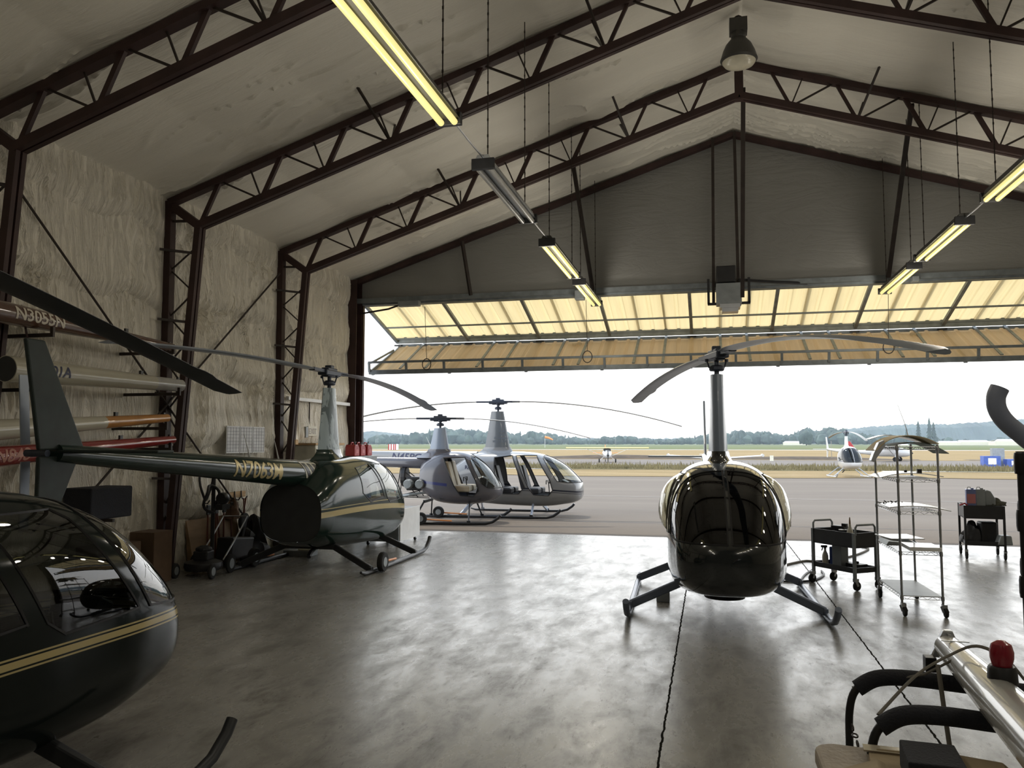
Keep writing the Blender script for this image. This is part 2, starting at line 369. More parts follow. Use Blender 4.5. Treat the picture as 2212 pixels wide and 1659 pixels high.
def catmull(P, n=8):
    P = np.array(P, float); out = []
    for i in range(len(P)-1):
        p0 = P[max(i-1,0)]; p1 = P[i]; p2 = P[i+1]; p3 = P[min(i+2,len(P)-1)]
        for k in range(n):
            t = k/n
            out.append(0.5*((2*p1)+(-p0+p2)*t+(2*p0-5*p1+4*p2-p3)*t*t+(-p0+3*p1-3*p2+p3)*t**3))
    out.append(P[-1]); return np.array(out)
def text_mesh(txt, size, shear=0.0, bold=0.012, cuts=6):
    cu = bpy.data.curves.new('t', 'FONT'); cu.body = txt; cu.size = size; cu.shear = shear; cu.offset = bold*size; cu.resolution_u = 4
    ob = bpy.data.objects.new('t', cu); COL.objects.link(ob)
    dg = bpy.context.evaluated_depsgraph_get(); me = bpy.data.meshes.new_from_object(ob.evaluated_get(dg))
    bpy.data.objects.remove(ob); bpy.data.curves.remove(cu)
    bm = bmesh.new(); bm.from_mesh(me); bpy.data.meshes.remove(me)
    for i in range(1, cuts):
        g = bm.verts[:]+bm.edges[:]+bm.faces[:]
        bmesh.ops.bisect_plane(bm, geom=g, plane_co=(0, size*0.75*i/cuts, 0), plane_no=(0,1,0))
    return bm
def text_obj(name, txt, size, fn, m, parent=None, shear=0.0, bold=0.012, cuts=6):
    bm = text_mesh(txt, size, shear, bold, cuts)
    for v in bm.verts: v.co = Vector(fn(v.co.x, v.co.y))
    me = bpy.data.meshes.new(name); bm.to_mesh(me); bm.free(); me.materials.append(m)
    o = bpy.data.objects.new(name, me); COL.objects.link(o)
    if parent: o.parent = parent
    return o
# ================================================================== HANGAR SHELL
XL, XR, XC, YF, YB = -8.05, 9.21, 0.58, 17.30, -12.0
def roofz(x): return 5.72 + 0.326*((x-XL) if x < XC else (XR-x))
mb = MB().box(((XL+XR)/2, (YF+YB)/2, -0.06), (XR-XL+0.4, YF-YB, 0.12)); struct('floor', mb, M_FLOOR)
def vnoise(seed, X, Y):      # smooth value noise on arrays
    r = np.random.default_rng(seed); T = r.uniform(-1, 1, (256, 256))
    xi = np.floor(X).astype(int); yi = np.floor(Y).astype(int); u = X-xi; v = Y-yi
    u = u*u*(3-2*u); v = v*v*(3-2*v); g = lambda a, b: T[a % 256, b % 256]
    return (g(xi,yi)*(1-u)+g(xi+1,yi)*u)*(1-v)+(g(xi,yi+1)*(1-u)+g(xi+1,yi+1)*u)*v
def wallgrid(x, sgn, fine=True):
    ys = np.concatenate([np.linspace(YB, 5.5, 60), np.linspace(5.5, YF, 520 if fine else 80)[1:]]); zs = np.linspace(0, 5.85, 190 if fine else 60)
    Y, Z = np.meshgrid(ys, zs, indexing='ij')
    bay = np.floor(Y/1.22); by = Y/1.22-bay
    rb = lambda k: np.random.default_rng(17+k).uniform(-1, 1, 64)[(bay.astype(int)) % 64]
    sag = 0.10*np.sin(pi*by)+0.10*rb(0)+0.08*vnoise(2, Y*1.3, Z*0)            # girt line droops inside each bay
    g = (Z+sag+0.35)/1.12; fr = g-np.floor(g); u = 1-fr                      # u: 0 at the girt above, 1 at the girt below
    amp = 0.12*(1+0.45*vnoise(5, Y*0.7+3*np.floor(g), np.floor(g)*7.3))
    pil = np.where(u < 0.82, (u/0.82)**0.9, np.clip((1-u)/0.18, 0, 1)**0.5)
    edge = np.clip(np.minimum(by, 1-by)*7, 0, 1)**0.6
    warp = 0.35*vnoise(8, Y*1.1, Z*1.6)+0.12*np.sin(Z*2.6+Y)
    r1 = 1-np.abs(vnoise(11, (Y+warp*0.5)*5.5, Z*0.75)); r2 = 1-np.abs(vnoise(12, (Y+warp)*12.0, Z*1.3)); r3 = 1-np.abs(vnoise(13, (Y+warp*0.7)*23.0, Z*2.3))
    near = 0.45+0.55*np.exp(-((u)/0.35)**2)+0.35*np.exp(-((1-u)/0.15)**2); m_ = np.clip(0.7+0.9*vnoise(21, Y*0.9, Z*0.8), 0.1, 1.2)
    wr = (0.080*r1**6+0.060*r2**6+0.026*r3**4)*near*m_
    B = amp*pil*(0.45+0.55*edge)+wr+0.02*vnoise(31, Y*2.2, Z*2.2)+0.010*vnoise(33, Y*5, Z*4)
    fr_ = np.ones_like(Y)
    for yf in (7.27, 10.6, 13.93, 17.26): fr_ = np.minimum(fr_, np.clip((np.abs(Y-yf)-0.04)/0.30, 0.12, 1))
    B = B*fr_
    return MB().grid([[(x+sgn*B[i,j], ys[i], zs[j]) for j in range(len(zs))] for i in range(len(ys))])
struct('wall_left', wallgrid(XL, 1), M_WALL, True)
struct('wall_right', wallgrid(XR, -1, False), M_WALL, True)
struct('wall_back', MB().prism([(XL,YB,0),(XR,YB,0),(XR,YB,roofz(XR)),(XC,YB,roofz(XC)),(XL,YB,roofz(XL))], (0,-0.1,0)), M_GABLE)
def roofgrid():
    us = np.concatenate([np.linspace(XL, XC, 240), np.linspace(XC, XR, 240)[1:]]); ys = np.concatenate([np.linspace(YB, 2.5, 40), np.linspace(2.5, YF+0.05, 420)[1:]])
    X, Y = np.meshgrid(us, ys, indexing='ij')
    s_ = np.abs(X-XC)/1.42; f = s_-np.floor(s_); q = Y/1.22; qf = np.abs(q-np.round(q)); cell = 0.5+0.5*vnoise(41, np.floor(q)*3.1, np.floor(s_)*5.7+Y*0)
    b = 0.045*np.sin(pi*f)*(0.4+cell)*np.clip(0.35+qf*6, 0, 1)
    wp = 0.30*vnoise(43, X*0.8, Y*0.7)+0.10*vnoise(44, X*2.0, Y*1.5)
    c1 = np.clip(1-np.abs(vnoise(45, X*0.28, (Y+wp)*2.6))*3.2, 0, 1)**2; c2 = np.clip(1-np.abs(vnoise(46, X*0.5, (Y+wp)*6.0))*2.5, 0, 1)**2
    msk = np.clip(vnoise(47, X*0.55, Y*0.75)*1.6+0.15, 0, 1); m2 = np.clip(vnoise(48, X*0.8, Y*1.1)*1.8, 0, 1)
    b = b+0.075*c1**3*msk+0.045*c2**3*m2
    return MB().grid([[(us[i], ys[j], roofz(us[i])-b[i,j]) for j in range(len(ys))] for i in range(len(us))])
struct('ceiling', roofgrid(), M_ROOF, True)
# gable above the door
ZH = 5.24
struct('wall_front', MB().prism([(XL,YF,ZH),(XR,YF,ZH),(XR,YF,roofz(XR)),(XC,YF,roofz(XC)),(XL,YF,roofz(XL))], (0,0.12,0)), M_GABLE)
mb = MB().bar((XL, YF-0.08, ZH), (XR, YF-0.08, ZH), 0.14, 0.10); mb.bar((XL+0.25, YF+0.02, ZH-0.07), (XR-0.25, YF+0.02, ZH-0.07), 0.10, 0.05)
struct('trim_1', mb, M_DOORF)
mb = MB().bar((XL, YF-0.12, roofz(XL)-0.10), (XC, YF-0.12, roofz(XC)-0.12), 0.16, 0.10)
mb.bar((XC, YF-0.12, roofz(XC)-0.12), (XR, YF-0.12, roofz(XR)-0.10), 0.16, 0.10); struct('trim_2', mb, M_STEEL)
def icol(x):
    m = MB(); s = 1 if x < 0 else -1
    m.box((x, YF-0.02, 2.85), (0.20, 0.02, 5.7)); m.box((x, YF-0.30, 2.85), (0.20, 0.02, 5.7)); m.box((x-s*0.09, YF-0.16, 2.85), (0.015, 0.28, 5.7))
    m.box((x+s*0.02, YF+0.05, 2.62), (0.22, 0.10, 5.24)); return m
struct('trim_3', icol(XL+0.13), M_STEEL); struct('trim_4', icol(XR-0.13), M_STEEL)
# ================================================================== STEEL FRAMES
def bz(x): d = (x+7.46) if x < XC else (2*XC-x+7.46); return 5.25+0.325*d
def tz(x): d = (x-XL) if x < XC else (XR-x); return 5.62+0.326*d
def mirror(p): return (2*XC-p[0], p[1], p[2])
def build_frame(Y, label):
    t = thing('steel_frame', label, 'roof truss', (XL+0.1, Y, 0), 0, 'dark red steel truss frames')
    off = Vector((XL+0.1, Y, 0))
    def L(p): return tuple(Vector((p[0], Y+p[1], p[2]))-off)
    def ch(name, a, b, w, h, mt, par=t, dbl=False):
        m = MB()
        if dbl:
            m.bar(L((a[0],-w/3,a[1])), L((b[0],-w/3,b[1])), w*0.5, h); m.bar(L((a[0],w/3,a[1])), L((b[0],w/3,b[1])), w*0.5, h)
            m.bar(L((a[0],0,a[1]+h*0.35)), L((b[0],0,b[1]+h*0.35)), w*0.9, h*0.25)
        else: m.bar(L((a[0],0,a[1])), L((b[0],0,b[1])), w, h)
        return m.build(name, mt, par)
    for sd in (0, 1):
        X = (lambda x: x) if sd == 0 else (lambda x: 2*XC-x)
        ch('top_chord', (X(XL+0.06), tz(XL+0.06)), (X(XC), tz(XC)), 0.14, 0.095, M_STEEL)
        ch('bottom_chord', (X(-7.46), bz(-7.46)), (X(XC), bz(XC)), 0.14, 0.105, M_STEEL, dbl=True)
        ch('knee_brace', (X(XL+0.08), 5.60), (X(-7.46), 5.24), 0.12, 0.12, M_STEEL)
        for k in range(8):
            xb = -7.46+1.03*k; xt = xb+0.32
            if xt < XC-0.05: ch('web_strut', (X(xb), bz(xb)), (X(xt), tz(xt)), 0.05, 0.065 if k < 6 else 0.045, M_STEEL)
            xb2 = xb+1.03
            if xb2 < XC-0.1:
                ch('web_rod', (X(xt), tz(xt)), (X(xb2), bz(xb2)), 0.028, 0.028, M_ROD)
                xm = xt+0.5; ch('web_rod', (X(xm), tz(xm)), (X(xb2), bz(xb2)), 0.022, 0.022, M_ROD)
        for k in (3, 6):
            xb = -7.46+1.03*k
            for dy in (-0.75, 0.75):
                MB().bar(L((X(xb), 0, bz(xb))), L((X(xb-0.25), dy, roofz(xb)-0.05)), 0.03, 0.03).build('flange_brace', M_ROD, t)
    MB().box(L((XC, 0, (bz(XC)+tz(XC))/2)), (0.14, 0.16, 0.72)).build('ridge_plate', M_STEEL, t)
    # left lattice column
    c = MB().bar(L((XL+0.10, 0, 0)), L((XL+0.06, 0, 5.66)), 0.13, 0.11, (1,0,0)).build('outer_column_chord', M_STEEL, t)
    m = MB(); xa, xb_ = -7.86, -7.46
    for dy in (-0.045, 0.045): m.bar(L((xa, dy, 0)), L((xb_, dy, 5.24)), 0.06, 0.10, (1,0,0))
    m.bar(L((xa-0.02, 0, 0)), L((xb_-0.02, 0, 5.24)), 0.13, 0.03, (1,0,0))
    m.build('inner_column_chord', M_STEEL, t)
    z = 4.95; k = 0
    while z > 0.3:
        z2 = z-0.36; xi = lambda q: xa+(xb_-xa)*q/5.24
        if k % 2: MB().bar(L((XL+0.10, 0, z)), L((xi(z2), 0, z2)), 0.02, 0.02).build('lacing_bar', M_ROD, c)
        else: MB().bar(L((xi(z), 0, z)), L((XL+0.10, 0, z2)), 0.02, 0.02).build('lacing_bar', M_ROD, c)
        z = z2; k += 1
    for z in (5.35, 4.85, 3.80, 2.70, 1.45):
        MB().bar(L((XL+0.12, -0.3 if z < 5 else 0, z)), L((-7.5-(5.24-min(z,5.24))*0.075, 0, z-0.02)), 0.035, 0.035).build('stub_bracket', M_ROD, c)
    return t
build_frame(7.27, 'steel truss frame nearest the camera, crossing the top left of the ceiling')
build_frame(10.60, 'middle steel truss frame, its column behind the dark green helicopter tail')
build_frame(13.93, 'steel truss frame nearest the gable, meeting at the ridge plate')
# wall cross rods
for a, b, lb in (((XL+0.16,7.75,4.92),(XL+0.16,12.9,0.5),'thin diagonal wall rod running down towards the door'),
                 ((XL+0.16,13.7,5.18),(XL+0.16,8.2,0.6),'thin diagonal wall rod running up towards the door')):
    tag(MB().tube([a, b], 0.016, 6).build('bracing_rod', M_ROD), lb, 'bracing rod')
# gable struts
for b, t_, lb in (((-5.14,17.15,5.25),(-5.3,17.0,6.45),'leftmost dark post on the gable above the door'),
               ((-2.40,17.15,5.25),(-2.55,15.6,8.0-0.55),'dark raking post on the gable, between the hanging lights'),
               ((3.49,17.15,5.25),(3.27,13.93,7.44),'dark raking strut right of the heater, up to the truss'),
               ((0.12,17.12,4.85),(0.16,17.12,8.35),'straight dark gable post left of the heater'),
               ((0.66,16.2,4.80),(0.65,13.93,8.0),'dark rod from the ridge plate down to the heater'),
               ((0.62,17.12,5.2),(0.60,17.12,8.45),'dark gable post right under the peak')):
    tag(MB().bar(b, t_, 0.075, 0.06).build('gable_strut', M_ROD), lb, 'steel post')
# ================================================================== BIFOLD DOOR
door = bpy.data.objects.new('door_1', None); COL.objects.link(door); door['kind'] = 'structure'; door.location = (XC, YF+0.1, ZH)
DO = Vector(door.location)
def DL(p): return tuple(Vector(p)-DO)
X0, X1 = -7.83, 8.99
U0 = (17.42, 5.20); U1 = (19.52, 4.56); L0 = (19.64, 4.40); L1 = (17.95, 3.60)
ribx = [-7.82,-5.90,-4.06,-2.32,-0.38,1.43,3.23,5.04,6.87,8.97]
def leaf(P, Q, m, name, off):
    g = []
    d = Vector((0, Q[0]-P[0], Q[1]-P[1])); nrm = Vector((0, -d.z, d.y)).normalized()
    if nrm.z < 0: nrm = -nrm
    xs = []; x = X0; k = 0
    while x < X1:
        xs += [(x, 0), (x+0.20, 0), (x+0.225, 1), (x+0.275, 1)]; x += 0.30
    xs = [q for q in xs if q[0] <= X1]+[(X1, 0)]
    for t in np.linspace(0, 1, 3):
        g.append([DL(Vector((q[0], P[0], P[1]))+d*t+nrm*(off+q[1]*0.022)) for q in xs])
    MB().grid(g).build(name, m, door)
leaf(U0, U1, M_FRP, 'upper_panel', 0.07); leaf(L0, L1, M_FRP2, 'lower_panel', 0.07)
def yz(P, Q, t, dz=0.0): return (P[0]+(Q[0]-P[0])*t, P[1]+(Q[1]-P[1])*t+dz)
for i, x in enumerate(ribx):
    a = yz(U0, U1, 0); b = yz(U0, U1, 1); MB().bar(DL((x,)+a), DL((x,)+b), 0.07, 0.07).build('rib', M_DOORF, door)
    a = yz(L0, L1, 0); b = yz(L0, L1, 1); MB().bar(DL((x,)+a), DL((x,)+b), 0.07, 0.06).build('rib', M_DOORF, door)
    MB().box(DL((x, 19.58, 4.48)), (0.20, 0.10, 0.035)).build('hinge', M_BLK, door)
    if i < len(ribx)-1:
        for f in (0.36, 0.69):
            xx = x+(ribx[i+1]-x)*f
            a = yz(U0, U1, 0.0, 0.045); b = yz(U0, U1, 1, 0.125); a = yz(U0, U1, 0, 0.125); MB().bar(DL((xx,)+a), DL((xx,)+b), 0.06, 0.02).build('stiffener', M_DOORF, door)
            a = yz(L0, L1, 0, 0.125); b = yz(L0, L1, 1, 0.125); MB().bar(DL((xx,)+a), DL((xx,)+b), 0.06, 0.02).build('stiffener', M_DOORF, door)
for t, (P, Q), hgt in ((0.03,(U0,U1),0.06),(0.60,(U0,U1),0.035),(0.99,(U0,U1),0.10),(0.01,(L0,L1),0.07),(0.66,(L0,L1),0.03)):
    a = yz(P, Q, t); r_ = MB().bar(DL((X0,)+a), DL((X1,)+a), 0.06, hgt)
    if t < .05 or (t > .9 and P is U0): r_.bar(DL((X0,a[0],a[1]+.085)), DL((X1,a[0],a[1]+.085)), 0.09, 0.07)
    r_.build('rail', M_DOORF, door)
MB().bar(DL((X0, 17.70, 3.86)), DL((X1, 17.70, 3.86)), 0.05, 0.05).build('truss_chord', M_DOORF, door)
MB().bar(DL((X0, 17.78, 3.63)), DL((X1, 17.78, 3.63)), 0.10, 0.10).build('truss_chord', M_DOORF, door)
x = X0+0.02
while x <= X1: MB().bar(DL((x,17.74,3.63)), DL((x,17.70,3.86)), 0.05, 0.05, (1,0,0)).build('truss_tie', M_DOORF, door); x += 0.93
m = MB()
for i in range(62):
    m.box(DL((X0+0.2+i*0.27, 19.60, 4.415)), (0.05, 0.03, 0.012))
m.build('seam_light_dots', M_WHITE, door)  # white boxes stand in for daylight through holes along the leaf seam
for x in (X0+0.03, X1-0.03):
    MB().bar(DL((x,19.62,4.42)), DL((x,17.80,3.66)), 0.05, 0.08).build('end_frame', M_DOORF, door)
    MB().bar(DL((x,19.2,4.32)), DL((x,17.80,3.86)), 0.04, 0.05).build('end_frame', M_DOORF, door)
for x in (-6.9, -3.05, 4.5): MB().box(DL((x-0.05, 19.35, 4.30)), (0.22, 0.12, 0.16)).build('latch_box', M_CARD, door)
# lift drum pulleys with their cables: ring, hanging from the header
for x, z0, lb in ((-6.35,3.78,'thin lift cable with ring pulley at the left end of the folded door'),(-2.6,3.86,'thin lift cable with ring pulley under the left light row'),(3.55,3.9,'thin lift cable with ring at the right half of the folded door')):
    t = thing('lift_cable', lb, 'cable', (x, 17.5, 5.1))
    MB().tube([(0,0,0),(0,0.15,z0-5.1+0.12)], 0.006, 5).build('cable', M_ROD, t)
    MB().tube([(0.13*math.cos(a)*0.8,0.15,z0-5.1+0.13*math.sin(a)) for a in np.linspace(0,2*pi,17)], 0.011, 5).build('ring', M_ROD, t)
tag(MB().box((-6.56,17.05,5.10),(0.50,0.16,0.12)).build('junction_box', M_GREYM, None, bevel=0.01), 'long grey electrical box under the header at the left door corner', 'electrical box')
tag(MB().tube([(-7.85,17.25,4.95),(-7.1,17.15,5.02),(-6.8,17.05,5.08)], 0.022, 6).build('conduit', M_ROD), 'dark conduit from the left column to the long electrical box', 'conduit')
tag(MB().box((-2.66,17.02,5.12),(0.20,0.20,0.20)).build('junction_box', M_GREYM, None, bevel=0.01), 'small square grey electrical box under the header by the left light row', 'electrical box')
tag(MB().box((3.95,17.08,5.16),(0.12,0.20,0.10)).build('junction_box', M_GREYM, None, bevel=0.01), 'tiny grey box behind the last light of the right row', 'electrical box')
# ================================================================== UNIT HEATER / DOOR MOTOR ON FRAME
t = thing('unit_heater', 'dark boxy heater hung in a steel frame at the middle of the header', 'heater', (0.42, 16.92, 4.6))
MB().box((0,0,0.38),(0.50,0.40,0.42)).build('cabinet', M_GREYM, t, bevel=0.01)
MB().box((-0.05,-0.02,0.78),(0.38,0.32,0.34)).build('motor_box', M_BLK, t, bevel=0.02)
MB().box((0.02,0,0.14),(0.40,0.36,0.10)).box((0.02,0,0.06),(0.32,0.30,0.10)).build('burner_tray', M_ALU, t)
m = MB()
for x in (-0.40, 0.40): m.bar((x,0,0.20),(x,0,0.72),0.05,0.05,(1,0,0))
m.bar((-0.42,0,0.20),(0.42,0,0.20),0.05,0.05); m.build('hanger_frame', M_BLK, t)
MB().tube([(0.2,0,0.68),(0.9,0.1,0.62),(1.55,0.3,0.60)],0.03,6).build('pipe', M_BLK, t)
# ================================================================== FLUORESCENT LIGHTS
def light(x, y0, y1, z, lit, label, tilt=0.0):
    t = thing('fluorescent_light', label, 'ceiling light', (x, (y0+y1)/2, z), 0, 'twin tube strip lights'); h = (y1-y0)/2
    MB().prism([(-0.11,-h,0.0),(0.11,-h,0.0),(0.06,-h,0.10),(-0.06,-h,0.10)], (0,2*h,0)).build('housing', M_LIGHTH if lit else M_ALU, t)
    for sx in (-0.065, 0.065):
        MB().tube([(sx,-h+0.04,-0.035),(sx,h-0.04,-0.035)], 0.030, 10).build('tube', M_TUBE if lit else M_TUBEO, t, True)
    for sy in (-1, 1): MB().box((0, sy*(h-0.015), 0.0),(0.25,0.05,0.12)).build('end_cap', M_BLK, t, bevel=0.006)
    if lit:
        for sy in (-0.55, 0.55):
            ld = bpy.data.lights.new('tube_glow', 'POINT'); ld.energy = LAMP*(1.0 if y0 > 4 else 0.45); ld.color = (1.0, 0.93, 0.80); ld.shadow_soft_size = 0.12; ld.specular_factor = 0.0
            lo = bpy.data.objects.new('tube_glow', ld); COL.objects.link(lo); lo.parent = t; lo.location = (0, sy*h, -0.50)
    for sy in (-1, 1):
        zr = roofz(x)-z-0.05; m = MB().tube([(0, sy*(h-0.2), 0.10),(0, sy*(h-0.2), zr)], 0.007, 5)
        k = 0.2
        while k < zr: m.box((0, sy*(h-0.2), k), (0.018 if int(k*20)%2 else 0.006, 0.006 if int(k*20)%2 else 0.018, 0.03)); k += 0.06
        m.build('chain', M_ROD, t)
light(-2.3, 4.52, 6.96, 4.95, True, 'long lit twin tube light, largest, at the top of the left row')
light(-2.3, 8.10, 10.32, 4.93, False, 'unlit grey twin tube light, second in the left row')
light(-2.3, 11.58, 14.05, 4.93, True, 'lit twin tube light, third in the left row, over the gable')
light(-2.3, 14.62, 17.05, 4.93, True, 'lit twin tube light, last of the left row, before the door panels')
light(3.4, 8.45, 10.86, 4.97, True, 'lit twin tube light cut by the right edge of the picture')
light(3.4, 11.9, 14.22, 4.97, True, 'lit twin tube light in the middle of the right row')
light(3.4, 14.7, 17.1, 4.95, True, 'dim lit twin tube light, last of the right row before the door')
for a, b, x, lb in ((6.96,8.1,-2.3,'thin cable between the largest lit light and the unlit one'),(10.32,11.58,-2.3,'thin cable between the unlit light and the third one'),(10.86,11.9,3.4,'thin cable between the two nearer lights of the right row')):
    tag(MB().tube([(x,a,5.0),(x,(a+b)/2,4.99),(x,b,5.0)], 0.010, 6).build('hanging_cable', M_ALU), lb, 'cord')
for x in (-2.3, 3.4):
    for i, y in enumerate((-6.9, -3.6, -0.3, 2.9) if x > 0 else (-5.9, -2.6, 0.7)):
        light(x, y-1.22, y+1.22, 4.95, True, 'lit twin tube light behind the picture, in the %s row' % ('right' if x > 0 else 'left'))
light(3.4, 5.2, 7.64, 4.97, True, 'lit twin tube light above the right edge of the picture')
# high bay lamp
t = thing('high_bay_lamp', 'bell shaped high bay lamp hanging at the ridge, switched off', 'ceiling lamp', (0.52, 12.3, 7.70))
MB().lathe((0,0,0),[(0.255,0.0),(0.275,0.03),(0.265,0.06),(0.235,0.16),(0.19,0.26),(0.125,0.34),(0.11,0.36)],28).build('reflector', M_LIGHTH, t, True)
MB().lathe((0,0,0),[(0.25,0.005),(0.22,-0.04),(0.13,-0.08),(0.01,-0.095)],28).build('lens', M_LENS, t, True)
MB().lathe((0,0,0.36),[(0.10,0),(0.11,0.02),(0.11,0.12)],16).box((0,0,0.55),(0.26,0.22,0.20)).build('ballast_box', M_LIGHTH, t)
MB().tube([(-0.05,0,0.64)]+arc((0,0,0.66),0.06,pi,0,8)+[(0.05,0,0.64)],0.012,6).tube([(0.0,0,0.70),(0.01,0,0.73)],0.012,5).build('hook', M_ROD, t)
# ================================================================== HELICOPTERS
SPEC44 = dict(
  st=[(-1.22,.50,1.36,.50,.92,2.9),(-1.0,.42,1.50,.56,.92,3.0),(-0.6,.35,1.69,.61,.90,3.0),(0.0,.30,1.73,.66,.88,3.1),(0.5,.28,1.745,.665,.86,3.3),(0.95,.27,1.72,.665,.84,3.5),
      (1.30,.27,1.66,.655,.82,3.4),(1.62,.29,1.55,.635,.80,3.3),(1.90,.33,1.39,.59,.77,3.0),(2.13,.37,1.19,.53,.75,2.8),(2.29,.44,1.02,.43,.73,2.6),(2.365,.53,.90,.27,.72,2.3),(2.39,.69,.75,.03,.72,2.0)],
  front=[(0.62,1.60),(1.13,1.60),(1.23,1.54),(1.66,.97),(1.05,.95),(0.93,1.03)], rear=[(-.02,1.56),(.50,1.61),(.80,1.05),(.22,1.0),(-.05,1.16)],
  wind=[(1.27,2.2),(1.37,1.56),(1.78,.96),(2.06,.93),(2.6,.92),(2.6,2.2)],
  dfront=[(0.62,1.64),(1.18,1.64),(1.58,1.0),(1.66,.72),(1.55,.58),(1.15,.60),(1.0,.80)], drear=[(.02,1.58),(.52,1.64),(.90,.80),(.74,.62),(.30,.62),(.10,.9)],
  hub=3.12, R=5.03, mast=(1.74,2.86,-.40,.36,-.20,.16,.125,.085), chord=.254, boom=(-0.6,1.53,.215,-5.75,1.68,.075),
  fin=(2.82,1.18), skid=(1.09,-1.05,1.60), seats=2, tr=0.74)
def scale_spec(s):
    d = dict(s); k = .80; kz = .98
    d['st'] = [(-.45,.78,1.45,.36,1.05,2.6),(-.30,.66,1.58,.44,1.0,2.7),(-0.05,.52,1.70,.52,.98,2.8),(0.25,.46,1.76,.56,.96,2.9),(0.6,.44,1.75,.57,.94,3.0),(0.88,.45,1.66,.57,.92,2.9),
               (1.15,.48,1.48,.54,.90,2.7),(1.36,.53,1.26,.48,.87,2.5),(1.52,.61,1.05,.36,.83,2.3),(1.60,.68,.92,.20,.80,2.1),(1.62,.76,.80,.03,.79,2.0)]
    d['front'] = [(0.15,1.60),(0.72,1.64),(0.86,1.50),(1.20,1.0),(.62,.94),(0.42,1.02)]; d['rear'] = None
    d['dfront'] = [(0.18,1.60),(0.72,1.62),(1.02,1.05),(1.10,.80),(.97,.66),(.64,.68),(.48,.92)]; d['drear'] = None
    d['wind'] = [(.78,2.2),(.86,1.54),(1.16,.98),(1.32,.87),(1.9,.85),(1.9,2.2)]
    d.update(hub=2.60, R=3.83, mast=(1.70,2.36,-.30,.26,-.16,.14,.10,.07), chord=.183, boom=(-.2,1.46,.15,-4.45,1.56,.06), fin=(2.35,1.05), skid=(.96,-.75,1.35), tr=.53)
    return d
SPEC22 = scale_spec(SPEC44)
def loft(st, seg=72, sub=7):
    S = catmull(st, sub); rows = []
    for (x, zb, zt, wd, zm, n) in S:
        r = []
        for j in range(seg):
            a = 2*pi*j/seg; c, s_ = math.cos(a), math.sin(a)
            nt_ = n*0.86 if s_ > 0 else n*1.08
            y = wd*math.copysign(abs(c)**(2/nt_), c); h = (zt-zm) if s_ > 0 else (zm-zb)
            z = zm+h*math.copysign(abs(s_)**(2/nt_), s_)
            r.append((x, y, z))
        rows.append(r)
    return rows
def mesh_from_bm(name, faces, srcbm, mt, parent, bvh=None, nrm=None, push=0.0, bubble=None):
    vm = {}; V = []; F = []
    for f in faces:
        ids = []
        for v in f.verts:
            if v.index not in vm: vm[v.index] = len(V); V.append(v.co.copy())
            ids.append(vm[v.index])
        F.append(ids)
    if not V: return None
    if bubble:      # blown-out window: swell away from the rim
        cnt = {}
        for ids in F:
            for i in range(len(ids)):
                e = tuple(sorted((ids[i], ids[(i+1) % len(ids)]))); cnt[e] = cnt.get(e, 0)+1
        rim = [V[i] for e, c in cnt.items() if c == 1 for i in e]
        for v in V:
            d = min((v-r).length for r in rim); v.y += math.copysign(bubble*(1-math.exp(-d*9)), v.y)
    me = bpy.data.meshes.new(name); me.from_pydata([tuple(v) for v in V], [], F); me.materials.append(mt)
    me.polygons.foreach_set('use_smooth', [True]*len(F))
    if bvh and not bubble:
        ns = []
        for l in me.loops:
            co = me.vertices[l.vertex_index].co
            loc, no, idx, d = bvh.find_nearest(co); ns.append(nrm(co, idx))
        me.normals_split_custom_set(ns)
    o = bpy.data.objects.new(name, me); COL.objects.link(o)
    if parent: o.parent = parent
    return o
def edge_trim(name, faces, r, mt, parent):
    cnt = {}
    for f in faces:
        for e in f.edges: cnt[e] = cnt.get(e, 0)+1
    m = MB(); n = 0
    for e, c in cnt.items():
        if c == 1:
            a, b = e.verts[0].co, e.verts[1].co
            if (a-b).length > 1e-4: m.bar(a-(b-a)*0.15, b+(b-a)*0.15, r, r); n += 1
    if n: return m.build(name, mt, parent)
def inpoly(p, poly):
    x, z = p; c = False; n = len(poly)
    for i in range(n):
        x1, z1 = poly[i]; x2, z2 = poly[(i+1) % n]
        if (z1 > z) != (z2 > z) and x < (x2-x1)*(z-z1)/(z2-z1)+x1: c = not c
    return c
def blade(root, ang, R, chord, hubz, tip, rise, m, m_root=True, tabs=True):
    # blade along direction ang from mast; z follows a shallow arch: hubz at centre, tip at z=tip
    N = 28; P = []; c0 = chord
    dx, dy = math.cos(ang), math.sin(ang); px, py = -dy, dx      # leading edge towards +p
    b = (rise*R+hubz-tip)/(R*R)
    for i in range(N+1):
        r = 0.42+(R-0.42)*i/N; z = hubz+rise*r-b*r*r
        k = min(1, (r-0.3)/0.5); ch = c0*(0.5+0.5*k)
        le, te = 0.25*ch, -0.75*ch
        if r > R-0.14: le -= (r-(R-0.14))*0.5
        if tabs and R*0.80 < r < R*0.865: te -= 0.028
        row = []
        for (f, h) in ((0,0),(0.06,0.016),(0.25,0.020),(0.6,0.012),(1,0.0015),(1,-0.0015),(0.6,-0.012),(0.25,-0.016),(0.06,-0.012)):
            q = le+(te-le)*f; row.append((dx*r+px*q, dy*r+py*q, z+h*ch/0.25*1.15))
        P.append(row+[row[0]])
    mbx = MB().grid(P); n = len(P[0])-1
    mbx.f.append(tuple(range(0, n))); mbx.f.append(tuple((N)*(n+1)+q for q in range(0, n)))
    o = mbx.build('rotor_blade', m, root, True)
    MB().bar((dx*0.20, dy*0.20, hubz+rise*0.2), (dx*0.62, dy*0.62, hubz+rise*0.62-b*0.38), 0.10, 0.05).build('blade_grip', M_HUB, o)
    return o
